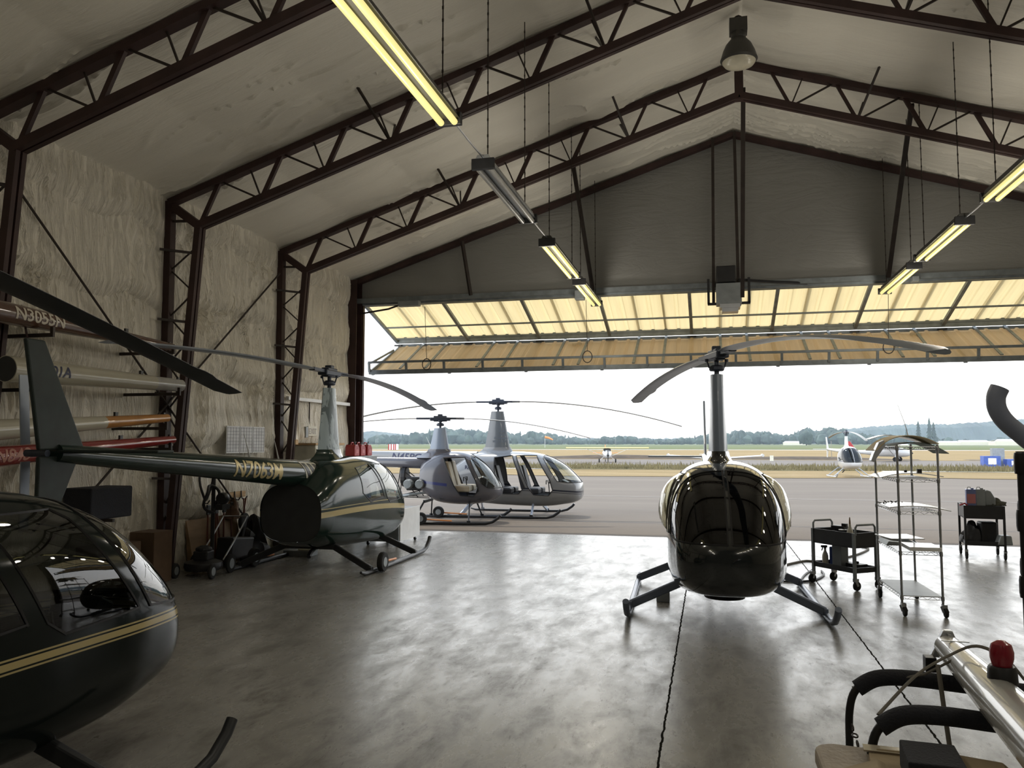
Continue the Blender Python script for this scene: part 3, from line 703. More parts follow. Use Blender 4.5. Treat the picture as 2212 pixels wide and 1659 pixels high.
def heli(name, label, loc, heading, S, pm, boom_m=None, glass_m=None, win_m=None, doors=True, bubble=0.0, rotor=(0,2.6,2.9,.07), blade_m=None, blade_m2=None,
         mast_m=None, finm=None, skid_m=None, seat_m=None, open_engine=False, wheels=False, stripe_trim=True, cap_m=None, strut_m=None, group=None, louvre=False, det=True, antennas=(-1.9,)):
    root = thing(name, label, 'helicopter', loc, heading, group)
    boom_m = boom_m or pm; glass_m = glass_m or G_CLR; win_m = win_m or glass_m; blade_m = blade_m or M_BLADE; blade_m2 = blade_m2 or blade_m
    mast_m = mast_m or pm; finm = finm or pm; skid_m = skid_m or M_SKID; seat_m = seat_m or M_SEAT; strut_m = strut_m or skid_m
    seg = 72 if det else 40; rows = loft(S['st'], seg, 7 if det else 4)
    bm = bmesh.new(); vs = [[bm.verts.new(p) for p in r] for r in rows]
    for a in range(len(vs)-1):
        for b in range(seg): bm.faces.new((vs[a][b], vs[a][(b+1) % seg], vs[a+1][(b+1) % seg], vs[a+1][b]))
    bm.faces.new(vs[-1])
    bmesh.ops.recalc_face_normals(bm, faces=bm.faces)
    bm.normal_update(); bm.faces.ensure_lookup_table(); bm.verts.ensure_lookup_table()
    fv = [[v.index for v in f.verts] for f in bm.faces]; bm.verts.index_update()
    fv = [[v.index for v in f.verts] for f in bm.faces]
    vn = [v.normal.copy() for v in bm.verts]; vc = [v.co.copy() for v in bm.verts]
    bvh = BVHTree.FromPolygons(vc, fv)
    def nrm(co, idx):
        ws = [(1.0/((co-vc[i]).length+1e-5)**2, i) for i in fv[idx]]; n = Vector((0,0,0))
        for q, i in ws: n += vn[i]*q
        return n.normalized()
    front = S['front'] if doors else S['dfront']; rear = S['rear'] if doors else S['drear']
    polys = [p for p in (front, rear, S['wind']) if p]
    for p in polys:
        for i in range(len(p)):
            a, b = p[i], p[(i+1) % len(p)]
            if max(a[1], b[1]) > 2.1: 
                if min(a[1], b[1]) > 2.1 or a[0] > S['st'][-1][0]+.1 or (a[0] > 1.5 and b[0] > S['st'][-1][0]+.1): continue
            d = Vector((b[0]-a[0], 0, b[1]-a[1])); n = Vector((d.z, 0, -d.x))
            if n.length < 1e-6: continue
            mid = Vector(((a[0]+b[0])/2, 0, (a[1]+b[1])/2)); rad = d.length/2+0.22
            fs = [f for f in bm.faces if (Vector((f.calc_center_median().x, 0, f.calc_center_median().z))-mid).length < rad]
            g = set(fs)
            for f in fs: g.update(f.verts); g.update(f.edges)
            bmesh.ops.bisect_plane(bm, geom=list(g), plane_co=(a[0], 0, a[1]), plane_no=n.normalized())
    for y in (-0.022, 0.022):
        fs = [f for f in bm.faces if f.calc_center_median().x > S['wind'][0][0]-.1]; g = set(fs)
        for f in fs: g.update(f.verts); g.update(f.edges)
        bmesh.ops.bisect_plane(bm, geom=list(g), plane_co=(0, y, 0), plane_no=(0, 1, 0))
    bm.verts.index_update()
    sets = {'b': [], 'wl': [], 'wr': [], 'fl': [], 'fr': [], 'rl': [], 'rr': []}
    for f in bm.faces:
        c = f.calc_center_median(); s_ = 'l' if c.y > 0 else 'r'
        if inpoly((c.x, c.z), S['wind']): k = 'b' if abs(c.y) < 0.021 else 'w'+s_
        elif inpoly((c.x, c.z), front) and abs(c.y) > .25: k = 'f'+s_
        elif rear and inpoly((c.x, c.z), rear) and abs(c.y) > .25: k = 'r'+s_
        else: k = 'b'
        sets[k].append(f)
    mesh_from_bm('fuselage', sets['b'], bm, pm, root, bvh, nrm)
    for k in ('wl', 'wr'):
        if sets[k]:
            o = mesh_from_bm('windshield', sets[k], bm, glass_m, root, bvh, nrm); edge_trim('windshield_frame', sets[k], 0.016, M_BLKP, o)
    for k in ('fl', 'fr', 'rl', 'rr'):
        if sets[k]:
            if doors:
                bb = bubble if k[0] == 'f' else bubble*0.5
                o = mesh_from_bm('door_window', sets[k], bm, G_BUB if bubble else win_m, root, bvh, nrm, bubble=bb if bubble else None)
                edge_trim('window_seal', sets[k], 0.012, M_BLKP, o)
            else: edge_trim('door_frame', sets[k], 0.022, M_BLKP, root)
    bm.free()
    # closing bulkhead at the back, cabin bulkhead, cabin floor
    r0 = rows[0]; m = MB(); m.v = [(p[0]+0.02, p[1]*0.985, p[2]) for p in r0]; m.f = [tuple(range(len(r0)))]; m.build('rear_cowling', cap_m or M_CAB, root)
    xw = S['st'][2][0]+(0.40 if S['R'] > 4.5 else 0.15); 
    rr = min(rows, key=lambda r: abs(r[0][0]-xw)); m = MB(); m.v = [(p[0], p[1]*0.97, p[2]) for p in rr]; m.f = [tuple(range(len(rr)))]; m.build('bulkhead', M_CAB, root)
    zf = S['st'][4][1]+0.16; xe = S['st'][-5][0]
    MB().box(((xw+xe)/2, 0, zf), (xe-xw, 0.95, 0.03)).build('cabin_floor', M_CAB, root)
    # seats
    xs = [S['st'][5][0]-0.25] if S['R'] < 4.5 else [0.25, 1.02]
    for x in xs:
        for y in (-0.27, 0.27):
            se = MB().box((x, y, zf+0.24), (0.46, 0.42, 0.16)).build('seat', seat_m, root, bevel=0.04)
            MB().hexa([(x-.26,y-.20,zf+.28),(x-.16,y-.20,zf+.28),(x-.16,y+.20,zf+.28),(x-.26,y+.20,zf+.28),(x-.42,y-.17,zf+.92),(x-.33,y-.17,zf+.92),(x-.33,y+.17,zf+.92),(x-.42,y+.17,zf+.92)]).build('backrest', seat_m, se, bevel=0.03)
    xi = S['st'][-5][0]-0.05
    MB().hexa([(xi-.18,-.13,zf),(xi+.05,-.13,zf),(xi+.05,.13,zf),(xi-.18,.13,zf),(xi-.02,-.2,zf+.55),(xi+.14,-.17,zf+.48),(xi+.14,.17,zf+.48),(xi-.02,.2,zf+.55)]).build('instrument_panel', M_BLKP, root, bevel=0.02)
    MB().tube([(xi-.38,0,zf),(xi-.42,0,zf+.45),(xi-.44,0,zf+.50)],0.014,6).tube([(xi-.44,-.24,zf+.42),(xi-.44,-.22,zf+.52),(xi-.44,.22,zf+.52),(xi-.44,.24,zf+.42)],0.013,6).build('cyclic_stick', M_BLKP, root)
    # mast fairing
    zb, zt, ra, rf, ta, tf, hw0, hw1 = S['mast']; P = []
    for k in range(9):
        t = k/8; z = zb+(zt-zb)*t; a = ra+(ta-ra)*t; f = rf+(tf-rf)*t; hw = hw0+(hw1-hw0)*t; row = []
        for j in range(25):
            u = j/24*2*pi; cx = math.cos(u); yy = math.sin(u)*hw*(1.0 if cx > -0.2 else max(0.0, 1-((-cx-0.2)/0.8)**1.6*0.85))
            row.append(((a+f)/2+(f-a)/2*cx, yy, z))
        P.append(row)
    m = MB().grid(P); n = 25; m.f.append(tuple(8*n+j for j in range(24))); m.build('mast_fairing', mast_m, root, True)
    P = []
    for k in range(5):
        t = k/4; z = zb-0.10+0.22*t; e = (1-t)**2; row = []
        for j in range(25):
            u = j/24*2*pi; cx = math.cos(u)
            row.append(((ra+rf)/2+((rf-ra)/2+0.012+0.30*e)*cx-0.10*e, math.sin(u)*(hw0+0.012+0.13*e)*(1 if cx > -.2 else max(0.1, 1-((-cx-.2)/.8)**1.6*.8)), z))
        P.append(row)
    MB().grid(P).build('mast_skirt', pm, root, True)
    # rotor head
    H = S['hub']; hubp = MB().lathe((0,0,0),[(0.032,zt-0.05),(0.032,H-0.05)],12).lathe((0,0,zt+0.07),[(0.085,-0.02),(0.10,0),(0.10,0.035),(0.06,0.06)],16)
    hubp.build('rotor_mast', M_HUB, root)
    a0 = rotor[0]; c, s_ = math.cos(a0), math.sin(a0)
    hh = MB().bar((-c*.17,-s_*.17,H),(c*.17,s_*.17,H),0.13,0.15).bar((-c*.26,-s_*.26,H-0.01),(c*.26,s_*.26,H-0.01),0.17,0.09).box((0,0,H+0.08),(0.12,0.12,0.08)).build('rotor_hub', M_HUB, root, bevel=0.015)
    for sg in (-1, 1):
        x, y = -s_*0.10*sg, c*0.10*sg
        MB().tube([(x,y,zt+0.09),(x*1.35,y*1.35,H-0.06)],0.011,6).lathe((x*1.35,y*1.35,H-0.07),[(0.025,-.02),(0.025,.02)],8).build('pitch_link', M_HUB, root)
    blade(root, a0, S['R'], S['chord'], H, rotor[1], rotor[3], blade_m, tabs=det); blade(root, a0+pi, S['R'], S['chord'], H, rotor[2], rotor[3], blade_m2, tabs=det)
    # tail boom
    bx0, bz0, br0, bx1, bz1, br1 = S['boom']; N = 14
    m = MB().tube([(bx0+(bx1-bx0)*i/N, 0, bz0+(bz1-bz0)*i/N) for i in range(N+1)], [br0+(br1-br0)*i/N for i in range(N+1)], 28); m.build('tail_boom', boom_m, root, True)
    R4 = S['R'] > 4.5; k = 1.0 if R4 else 0.8; fx = bx1; ft, fb = S['fin']
    th = 0.022
    up = [(fx+0.35*k,0,bz1+.03),(fx-0.22*k,0,bz1+.03),(fx-0.42*k,0,ft),(fx-0.20*k,0,ft)]
    lo = [(fx+0.28*k,0,bz1-.03),(fx-0.22*k,0,bz1-.03),(fx-0.22*k,0,fb),(fx+0.05*k,0,fb)]
    def fin(poly, nm):
        a = [Vector(p)-Vector((0,th,0)) for p in poly]; MB().prism(a, (0,2*th,0)).build(nm, finm, root, bevel=0.015)
    fin(up, 'upper_fin'); fin(lo, 'lower_fin')
    MB().prism([(fx+0.30*k,-0.03,bz1-.0),(fx-0.02*k,-0.03,bz1-.0),(fx-0.02*k,-1.12*k,bz1-.0),(fx+0.22*k,-1.12*k,bz1-.0)], (0,0,0.03)).build('horizontal_stabilizer', finm, root, bevel=0.012)
    tx = fx-0.10*k; tr = MB().tube([(tx,0.0,bz1),(tx,0.24,bz1)],0.035,10).build('tail_gearbox', M_HUB, root)
    for sg, an in ((1, 1.62), (-1, 1.62)):
        dx, dz = math.cos(an)*sg, math.sin(an)*sg; T = S['tr']
        MB().bar((tx+dx*0.08,0.25,bz1+dz*0.08),(tx+dx*T,0.27,bz1+dz*T),0.012,0.105,(dz,0,-dx)).build('tail_rotor_blade', blade_m, root)
    if det:
        MB().tube([(fx+.1,0,fb+.02),(fx-.25*k,0,fb-.20),(fx-.55*k,0,fb-.10)],0.012,6).build('tail_guard', M_HUB, root)
        for ax in antennas: MB().tube([(ax,0,bz0+br0*0.7),(ax-0.12,0,bz0+.42),(ax-0.22,0,bz0+.62)],[.02,.008,.004],6).build('antenna', M_TUBEO, root)
    # landing gear
    sy, sx0, sx1 = S['skid']
    for s_ in (-1, 1):
        y = s_*sy
        pts = [(sx0-.06,y,.075),(sx0+.08,y,.04),(sx0+.5,y,.038),(sx1-.5,y,.038),(sx1,y,.045),(sx1+.16,y,.085),(sx1+.30,y,.18),(sx1+.36,y,.25)]
        sk = MB().tube(pts, [.02,.033]+[.036]*6, 12).build('skid', skid_m, root, True)
        for xq, xb in ((sx0+.30, sx0+.45), (sx1-.42, sx1-.50)):
            a = Vector((xb, s_*0.42, S['st'][4][1]+0.09)); b = Vector((xq, y, 0.07)); d = b-a
            MB().bar(a, b, 0.052 if R4 else .035, 0.10 if R4 else .05, (1,0,0) if False else (0,0,1)).build('strut', strut_m, root, bevel=0.015)
            MB().box((xq, y, .085),(.09,.05,.05)).build('skid_clamp', skid_m, sk, bevel=0.008)
        if wheels:
            wx = sx0+.52
            wr_ = MB().wheel((wx, y-0.10, .155), .15, .085).build('ground_wheel', M_RUB, root, True)
            MB().wheel((wx, y-0.10, .155), .08, .095).build('wheel_rim', M_GREYM, wr_)
            MB().tube([(wx,y-0.10,.155),(wx+.12,y-.02,.13),(wx+.75,y-.02,.10)],.018,8).build('wheel_handle', M_ORG, root)
    for xq in (sx0+.45, sx1-.50):
        MB().bar((xq,-.45,S['st'][4][1]+.08),(xq,.45,S['st'][4][1]+.08),.05,.07).build('cross_tube', strut_m, root)
    if open_engine:
        en = MB().box((-.55,0,.95),(.55,.50,.34)).build('engine', M_BLK, root, bevel=0.03)
        for yy in (-.36,.36):
            for xx in (-.72,-.42): MB().lathe((xx,yy,.95),[(.10,-.16),(.12,-.10),(.12,.10),(.10,.16)],12,'y').build('cylinder_head', M_GREYM, en)
        MB().wheel((-.92,0,1.12),.26,.14,'x',18).build('cooling_fan', M_BLK, en)
        for yy in (-.3,.3):
            m = MB()
            for a,b in (((0,yy,.55),(-1.0,yy*.4,1.35)),((-.2,yy,.60),(-1.1,yy*.6,.62)),((-1.1,yy*.6,.62),(-1.0,yy*.4,1.35)),((-.5,yy,.62),(-.85,yy*.5,1.0)),((0,yy,.9),(-1.1,yy*.6,.62))): m.tube([a,b],.013,6)
            m.build('engine_mount', M_BLK, root)
        MB().tube([(-.2,-.3,.75),(-.7,-.34,.68),(-1.0,-.2,.62),(-1.15,0,.60)],.035,8).build('exhaust_pipe', M_GREYM, root)
    else:
        MB().tube([(sx0+.5,-.1,.36),(sx0+.32,-.1,.30),(sx0+.2,-.12,.24)],.035,8).build('exhaust_pipe', M_BLK, root)
    if louvre:
        for s_ in (-1, 1):
            def wrap(x, ph, e): k_ = (x-bx0)/(bx1-bx0); r = br0+(br1-br0)*k_+e; return (x, s_*r*math.cos(ph), bz0+(bz1-bz0)*k_+r*math.sin(ph))
            pn = MB().grid([[wrap(-1.25+0.5*i/8+0.14*(j/8.0), 1.0-1.35*j/8, .004) for i in range(9)] for j in range(9)]).build('vent_panel', M_CREAM, root)
            for i in range(3):
                x = -1.20+i*0.16
                MB().grid([[wrap(x+0.095*q+0.13*(j/7.0), 0.80-1.05*j/7, .009) for q in (0,1)] for j in range(8)]).build('vent_slot', M_BLK, pn)
    return root
def boom_text(root, S, txt, size, x0, m, side=-1, shear=0.15, ph0=None, x_at=None):
    bx0, bz0, br0, bx1, bz1, br1 = S['boom']
    def fn(s, t):
        x = x0+s; k = (x-bx0)/(bx1-bx0); r = br0+(br1-br0)*k+0.004; z = bz0+(bz1-bz0)*k
        ph = (t-size*0.36)/r; return (x, side*r*math.cos(ph), z+r*math.sin(ph))
    return text_obj('registration_letters', txt, size, fn, m, root, shear, 0.02, 8)

GOLD = (0.50,0.41,0.20)
P_GREEN = paint('dark_green_paint', (0.013,0.028,0.022), [(0.915,-0.012,-0.022,0.042,GOLD,-3,3),(1.00,0.0,-0.012,0.006,GOLD,-3,1.4)], spec=0.3, coat=0.05, rough=0.12)
P_GREENB = paint('dark_green_boom', (0.013,0.028,0.022), coat=0.1, spec=.35, rough=.15)
P_BLACK = paint('black_green_paint', (0.010,0.014,0.013), [(0.86,0.02,-0.014,0.018,GOLD,-3,3),(0.893,0.02,-0.014,0.005,GOLD,-3,3),(0.827,0.02,-0.014,0.005,GOLD,-3,3)], spec=0.18, coat=0.0, rough=0.10)
P_FRONT = paint('glossy_dark_paint', (0.012,0.016,0.018), coat=1.0, rough=0.12)
P_SILV = paint('silver_white_paint', (0.238,0.245,0.252), [(0.80,-0.03,-0.01,0.022,(0.021,0.025,0.042),-3,3),(0.745,-0.03,-0.01,0.008,(0.021,0.025,0.042),-3,3)], coat=0.5)
P_SILV2 = paint('grey_lilac_paint', (0.104,0.104,0.124), [(0.97,-0.10,-0.0,0.035,(0.040,0.048,0.160),-3,.3)], coat=0.5)
P_WHT = paint('white_aircraft_paint', (0.540,0.540,0.540), [(0.92,0,0,0.015,(0.090,0.090,0.150),-3,3)], coat=0.4)
P_WHT2 = paint('plain_white_paint', (0.555,0.555,0.555), coat=0.4)
P_PRIM = paint('worn_fairing_paint', (0.20,0.26,0.29), coat=0.2, rough=0.35)
def worn():
    m, nt, b, oc = newmat('worn_patchy_paint')
    n = noise(nt, mapping(nt, oc, (3.0, 3.0, 1.2), (1.3, 0, .4)), 1.3, 5, .6, 1.5)
    lk(nt, ramp(nt, n, [(0.47, (0.05,0.085,0.095)), (0.49, (0.26,0.33,0.36)), (0.66, (0.30,0.37,0.40)), (0.68, (0.06,0.10,0.11))]), b.inputs['Base Color'])
    b.inputs['Roughness'].default_value = 0.35; return m
P_WORN = worn()
P_MAST = paint('blue_grey_fairing', (0.26,0.32,0.42), coat=0.3, rough=0.3)
P_MASTL = paint('light_grey_fairing', (0.136,0.152,0.168), coat=0.3, rough=0.3)
SPECB = dict(SPEC44); SPECB['boom'] = (-0.6,1.47,.215,-5.75,1.87,.085); SPECB['fin'] = (2.92,1.35)
# A: centre, nose to the camera
A = heli('helicopter', 'glossy dark helicopter in the middle of the floor with its nose to the camera', (0.10, 10.97, 0), math.atan2(-1, 0.035), SPEC44, P_FRONT, glass_m=G_DRK, bubble=0.12,
         rotor=(math.radians(16), 2.6, 2.75, .03), mast_m=P_MAST, finm=P_MAST, blade_m=M_BLADE, antennas=())
# B: green, left, seen from behind
Bh = heli('helicopter', 'dark green and gold helicopter by the left wall, seen from behind, lettered N7063M', (-6.08, 12.2, 0), math.radians(90.5), SPECB, P_GREEN, boom_m=P_GREENB, win_m=G_MID, glass_m=G_CLR,
         rotor=(0.0, 2.70, 3.02, .03), mast_m=P_WORN, finm=mat('matte_green_black', (0.012,0.022,0.020), 0.6, var=.3), skid_m=M_SKIDD, wheels=True, cap_m=M_CAB, louvre=True, antennas=(-1.55,-2.3))
boom_text(Bh, SPECB, 'N7063M', 0.33, -2.95, M_TXG, shear=0.0)
# C: foreground left
Ch = heli('helicopter', 'black helicopter with gold stripe, nearest, cut by the left edge of the picture', (-4.05, 2.68, 0), math.radians(89), SPEC44, P_BLACK, win_m=G_CAN, glass_m=G_MID,
         rotor=(math.radians(12), 2.5, 3.1, -.10), blade_m=M_BLADED, skid_m=M_SKIDD)
# D: outside, larger silver one, E: smaller grey one
Dh = heli('helicopter', 'silver helicopter with open doors on the apron, farther of the two parked side by side', (-5.75, 21.9, -0.02), 0.0, SPEC44, P_SILV, doors=False,
         rotor=(0.03, 2.42, 2.5, .03), blade_m=M_BLADEL, mast_m=P_MASTL, finm=P_SILV, skid_m=M_SKIDD, strut_m=M_SKIDL)
Eh = heli('helicopter', 'small grey helicopter with open doors on the apron, in front of the silver one', (-6.72, 19.75, -0.02), math.radians(6), SPEC22, P_SILV2, doors=False, seat_m=M_SEATT,
         rotor=(math.radians(2), 2.1, 2.25, .03), blade_m=M_BLADEL, mast_m=P_MAST, finm=P_SILV2, skid_m=M_SKIDD, open_engine=True, wheels=True)
boom_text(Dh, SPEC44, 'N45PG', 0.30, -3.12, M_TXB)
# F: far white one
Fh = heli('helicopter', 'small white helicopter parked far out on the apron edge, facing the hangar', (7.75, 50.8, -0.02), math.radians(-84), SPEC22, P_WHT, glass_m=G_MID, win_m=G_MID, det=False,
         rotor=(math.radians(1.5), 2.08, 2.28, .03), blade_m=M_BLADEL, mast_m=P_WHT2, finm=P_WHT2, skid_m=M_SKIDL)
Gh = heli('helicopter', 'white helicopter beyond the right edge, only one rotor blade tip in view', (17.0, 42.0, -0.02), math.radians(-90), SPEC22, P_WHT, glass_m=G_MID, win_m=G_MID, det=False,
         rotor=(math.radians(180), 2.13, 2.5, .03), blade_m=M_BLADEL, mast_m=P_WHT2, finm=P_WHT2, skid_m=M_SKIDL)
# marks
def mast_text(root, S, lines, size, z0, x0, m):
    zb, zt, ra, rf, ta, tf, hw0, hw1 = S['mast']
    for i, l in enumerate(lines):
        def fn(s, t, i=i):
            z = z0-i*size*1.15+t; k = (z-zb)/(zt-zb); return (x0[i]+s, -(hw0+(hw1-hw0)*k)-0.004, z)
        text_obj('fairing_lettering', l, size, fn, m, root, 0, 0.0, 1)
mast_text(Dh, SPEC44, ['Flight','Training','Photography','503.577.6371'], 0.082, 2.28, (0.06,0.0,-0.09,-0.14), M_TXF)
text_obj('registration_letters', 'R44', 0.14, lambda s, t: (-0.78+s, -0.62, 1.27+t), M_TXB, Dh, 0, 0.03, 1)
# landing lamps on A's nose
for sy in (-0.085, 0.085):
    MB().lathe((2.325,sy,.62),[(0.048,-.03),(0.055,0.0),(0.05,0.012),(0.01,0.018)],16,'x').build('landing_lamp', M_GREYM, A)
MB().lathe((1.0,0,.22),[(0.23,-.06),(0.26,0),(0.26,.07),(0.2,.1)],24).build('belly_pod', M_BLK, A)
# ================================================================== CHROME WIRE RACK
def wire_shelf(root, w, d, z, m, solid=None, hgt=0.032, name='wire_shelf'):
    mb = MB()
    for (a, b) in (((0,0),(w,0)),((w,0),(w,d)),((w,d),(0,d)),((0,d),(0,0))):
        A_ = Vector((a[0],a[1],z)); B_ = Vector((b[0],b[1],z)); L_ = (B_-A_).length; n = max(4, int(L_/0.05))
        mb.tube([A_,B_],0.0035,5).tube([A_-Vector((0,0,hgt)),B_-Vector((0,0,hgt))],0.0035,5)
        mb.tube([A_+(B_-A_)*i/n-Vector((0,0,hgt if i%2 else 0)) for i in range(n+1)],0.0025,4,False)
    if solid is None:
        n = int(w/0.03)
        for i in range(1, n): mb.tube([(w*i/n,0,z),(w*i/n,d,z)],0.002,4,False)
    o = mb.build(name, m, root)
    if solid: MB().box((w/2,d/2,z+0.004),(w-0.01,d-0.01,0.006)).build('shelf_mat', solid, o)
    return o
def caster(m_par, x, y, r=0.055, off=(0.03,0.0), m=M_RUB):
    o = MB().wheel((x+off[0],y+off[1],r),r,0.035,'x').build('caster_wheel', m, m_par, True)
    MB().box((x+off[0]*0.5,y+off[1]*0.5,r*2+0.015),(0.05,0.06,0.04)).bar((x+off[0]-0.024,y+off[1],r),(x-0.02,y,r*2+0.01),0.006,0.03).bar((x+off[0]+0.024,y+off[1],r),(x+0.02,y,r*2+0.01),0.006,0.03).build('caster_fork', M_CHR, o)
    return o
rk = thing('wire_shelf_rack', 'tall chrome wire shelf rack on casters, standing before the apron', 'shelf rack', (2.10,10.19,0), math.radians(1.5))
RW, RD = 0.43, 1.13
for x in (0, RW):
    for y in (0, RD):
        m = MB().tube([(x,y,0.12),(x,y,1.95)],0.0135,10)
        for z in (1.92,1.55,1.18,0.72,0.22): m.lathe((x,y,z-0.03),[(0.017,-.012),(0.019,0.0),(0.019,0.03),(0.017,0.04)],10)
        m.build('post', M_CHR, rk, True); caster(rk, x, y, 0.055, (0.02,-0.03) if y == 0 else (0.0,-0.03))
for z in (1.92,1.55,1.18,0.72): wire_shelf(rk, RW, RD, z, M_CHR)
wire_shelf(rk, RW, RD, 0.22, M_CHR, M_GREYM)
M_OLIVE = mat('primer_green_sheet', (0.16,0.19,0.16), 0.6); M_TANP = mat('tan_sheet', (0.52,0.42,0.24), 0.6, var=0.2)
def bent(pts_xz, y0, y1, th, skew=0.0):   # curved sheet, profile in x-z, running along y, real thickness
    P = [Vector((p[0], 0, p[1])) for p in pts_xz]; top = []; bot = []
    C_ = catmull([tuple(p) for p in P], 6)
    rows = []
    for s, y in ((0,y0),(1,y1)):
        rows.append([(c[0]+skew*s, y, c[2]) for c in C_]); 
    g = MB().grid(rows); n = len(g.v)
    g.v += [(a, b, c-th) for a, b, c in g.v]; m_ = len(C_)
    g.f += [tuple(i+n for i in f)[::-1] for f in list(g.f)]
    for i in range(m_-1): g.f.append((i, i+1, i+1+n, i+n)); g.f.append((m_+i, m_+i+1, m_+i+1+n, m_+i+n))
    g.f.append((0, m_, m_+n, n)); g.f.append((m_-1, 2*m_-1, 2*m_-1+n, m_-1+n)); return g
def at(o, x, y, z, rz=0): o.location = (x,y,z); o.rotation_euler = (0,0,rz); return o
tag(at(bent([(-.34,-.06),(-.20,.06),(0,.115),(.20,.085),(.34,.02)],0,.52,.008).build('cowling_panel', M_TANP, None, True),2.22,10.22,1.94,0.05), 'curved tan cowling panel arched over the top of the wire rack', 'cowling panel')
tag(at(bent([(-.30,.05),(-.1,.10),(.15,.06),(.36,-.005)],0,.30,.008).build('cowling_panel', M_GEL, None, True),2.22,10.80,1.965,0.0), 'curved white cowling panel behind the tan one on the rack top', 'cowling panel')
tag(at(bent([(-.22,.0),(.0,.03),(.2,.0),(.38,-.10)],0,.5,.008).build('cowling_panel', M_OLIVE, None, True),2.36,10.5,1.945,0.1), 'grey green curved panel hanging off the right side of the rack top', 'cowling panel')
tag(at(MB().prism([(0,0,0),(.03,0,-.02),(.16,0,.17),(.15,0,.24),(.09,0,.21),(.03,0,.08)],(0,.14,0)).build('metal_bracket', M_ALU, None, False, 0.004),1.83,10.25,1.76,0), 'bent silver fairing piece at the left end of the rack top', 'aircraft part')
tag(MB().tube([(2.30,10.5,2.03),(2.26,10.5,2.2),(2.19,10.5,2.42)],[.006,.004,.003],5).build('whip_antenna', M_ALU), 'thin whip antenna sticking up from the rack top', 'antenna')
tag(at(bent([(-.36,-.02),(-.15,.03),(.1,.035),(.34,.0)],0,.72,.01).build('access_panel', M_GEL, None, True),2.31,10.45,1.575,0), 'long white panel on the second shelf of the rack', 'aircraft panel')
tag(MB().box((2.25,10.50,1.63),(.03,.03,.03)).build('small_clamp', M_BLK), 'tiny black block on the white panel, left one', 'clamp')
tag(MB().box((2.40,10.50,1.632),(.05,.04,.05)).build('small_clamp', M_BLK), 'small black clamp on the white panel, right one', 'clamp')
tag(at(bent([(-.30,.0),(-.1,.02),(.15,.01),(.36,-.03)],0,.60,.012).build('access_panel', M_GEL, None, True),2.33,10.35,1.215,0), 'white panel sagging off the right of the third rack shelf', 'aircraft panel')
m = MB()
for i in range(9):
    a = rng.uniform(0,6,2); m.bar((0.05*i*0.5,0.03*math.sin(a[0]),0.02),(0.05*i*0.5+0.07*math.cos(a[0]),0.06*math.sin(a[1]),0.04+0.02*math.cos(a[1])),.012,.012)
tag(at(m.build('bracket_linkage', M_BLK),2.07,10.95,1.19), 'dark tangled metal linkage on the third rack shelf', 'linkage')
tag(at(MB().prism([(0,0,0),(.03,0,.05),(.34,0,.03),(.40,0,0)],(0,.5,0)).build('access_panel', M_GREYM, None, False, 0.004),2.03,10.60,0.74,0), 'dark folded panel lying on the left of the fourth rack shelf', 'aircraft panel')
tag(at(MB().prism([(0,0,0),(0,0,.045),(.33,0,.045),(.33,0,.0)],(0,.45,0)).build('tray_panel', M_GEL, None, False, 0.004),2.19,10.12,0.74,0), 'shallow dark tray with a white top on the fourth rack shelf', 'tray')
tag(at(MB().box((0,0,0),(.40,.5,.012)).build('access_panel', M_GEL, None, False, 0.003),2.27,11.05,0.80,0.2), 'thin white sheet at the back of the fourth rack shelf', 'aircraft panel')
# ================================================================== SERVICE CARTS
def cart(loc, rz, w, d, top, label, deep, handles=True):
    t = thing('service_cart', label, 'cart', loc, rz, None)
    def tray(z, h, name):
        m = MB().box((0,0,z-h+0.01),(w,d,0.012))
        for sx in (-1,1): m.box((sx*(w/2-.006),0,z-h/2),(0.012,d,h))
        for sy in (-1,1): m.box((0,sy*(d/2-.006),z-h/2),(w,0.012,h))
        return m.build(name, M_BLK, t)
    tray(top, deep, 'top_tray'); tray(0.30, 0.07, 'bottom_tray')
    for sx in (-1,1):
        for sy in (-1,1):
            MB().box((sx*(w/2-.01),sy*(d/2-.01),(top+.14)/2),(0.035,0.035,top-.14)).build('leg', M_GREYM if handles else M_BLK, t)
            caster(t, sx*(w/2-.01), sy*(d/2-.01), 0.062, (0.0,0.03*sx))
    if handles:
        for sx in (-1,1):
            x = sx*(w/2-0.0); MB().tube([(x,-d/2+.03,top-.03),(x,-d/2+.03,top+.07)]+[(x,-d/2+.06,top+.105),(x,d/2-.06,top+.105)]+[(x,d/2-.03,top+.07),(x,d/2-.03,top-.03)],0.014,8).build('handle', M_GREYM, t, True)
    return t
cart((1.775,12.11,0), math.radians(-53.4), 0.77, 0.41, 0.76, 'dark service cart with two tube handles, just left of the wire rack', 0.20)
ca, sa = math.cos(math.radians(-53.4)), math.sin(math.radians(-53.4))
def cp(u, v, z): return (1.775+ca*u-sa*v, 12.11+sa*u+ca*v, z)
def bottle(pt, label, body, capm, r=0.04, h=0.20, spray=False):
    t = thing('spray_bottle' if spray else 'squeeze_bottle', label, 'bottle', pt)
    MB().lathe((0,0,0),[(r,0),(r,.55*h),(r*.85,.68*h),(r*.4,.86*h),(r*.33,h)],16).build('bottle_body', body, t, True)
    if spray:
        MB().box((-.012,0,h+.03),(.085,.025,.03)).box((.0,0,h+.01),(.03,.025,.04)).bar((-.03,0,h+.015),(-.045,0,h-.03),.012,.015).build('trigger', capm, t, bevel=0.004)
    else: MB().lathe((0,0,h),[(.012,0),(.012,.03),(.009,.06),(.006,.09)],10).build('nozzle', capm, t, True)
M_FROST = mat('frosted_plastic', (0.66,0.62,0.50), 0.35)
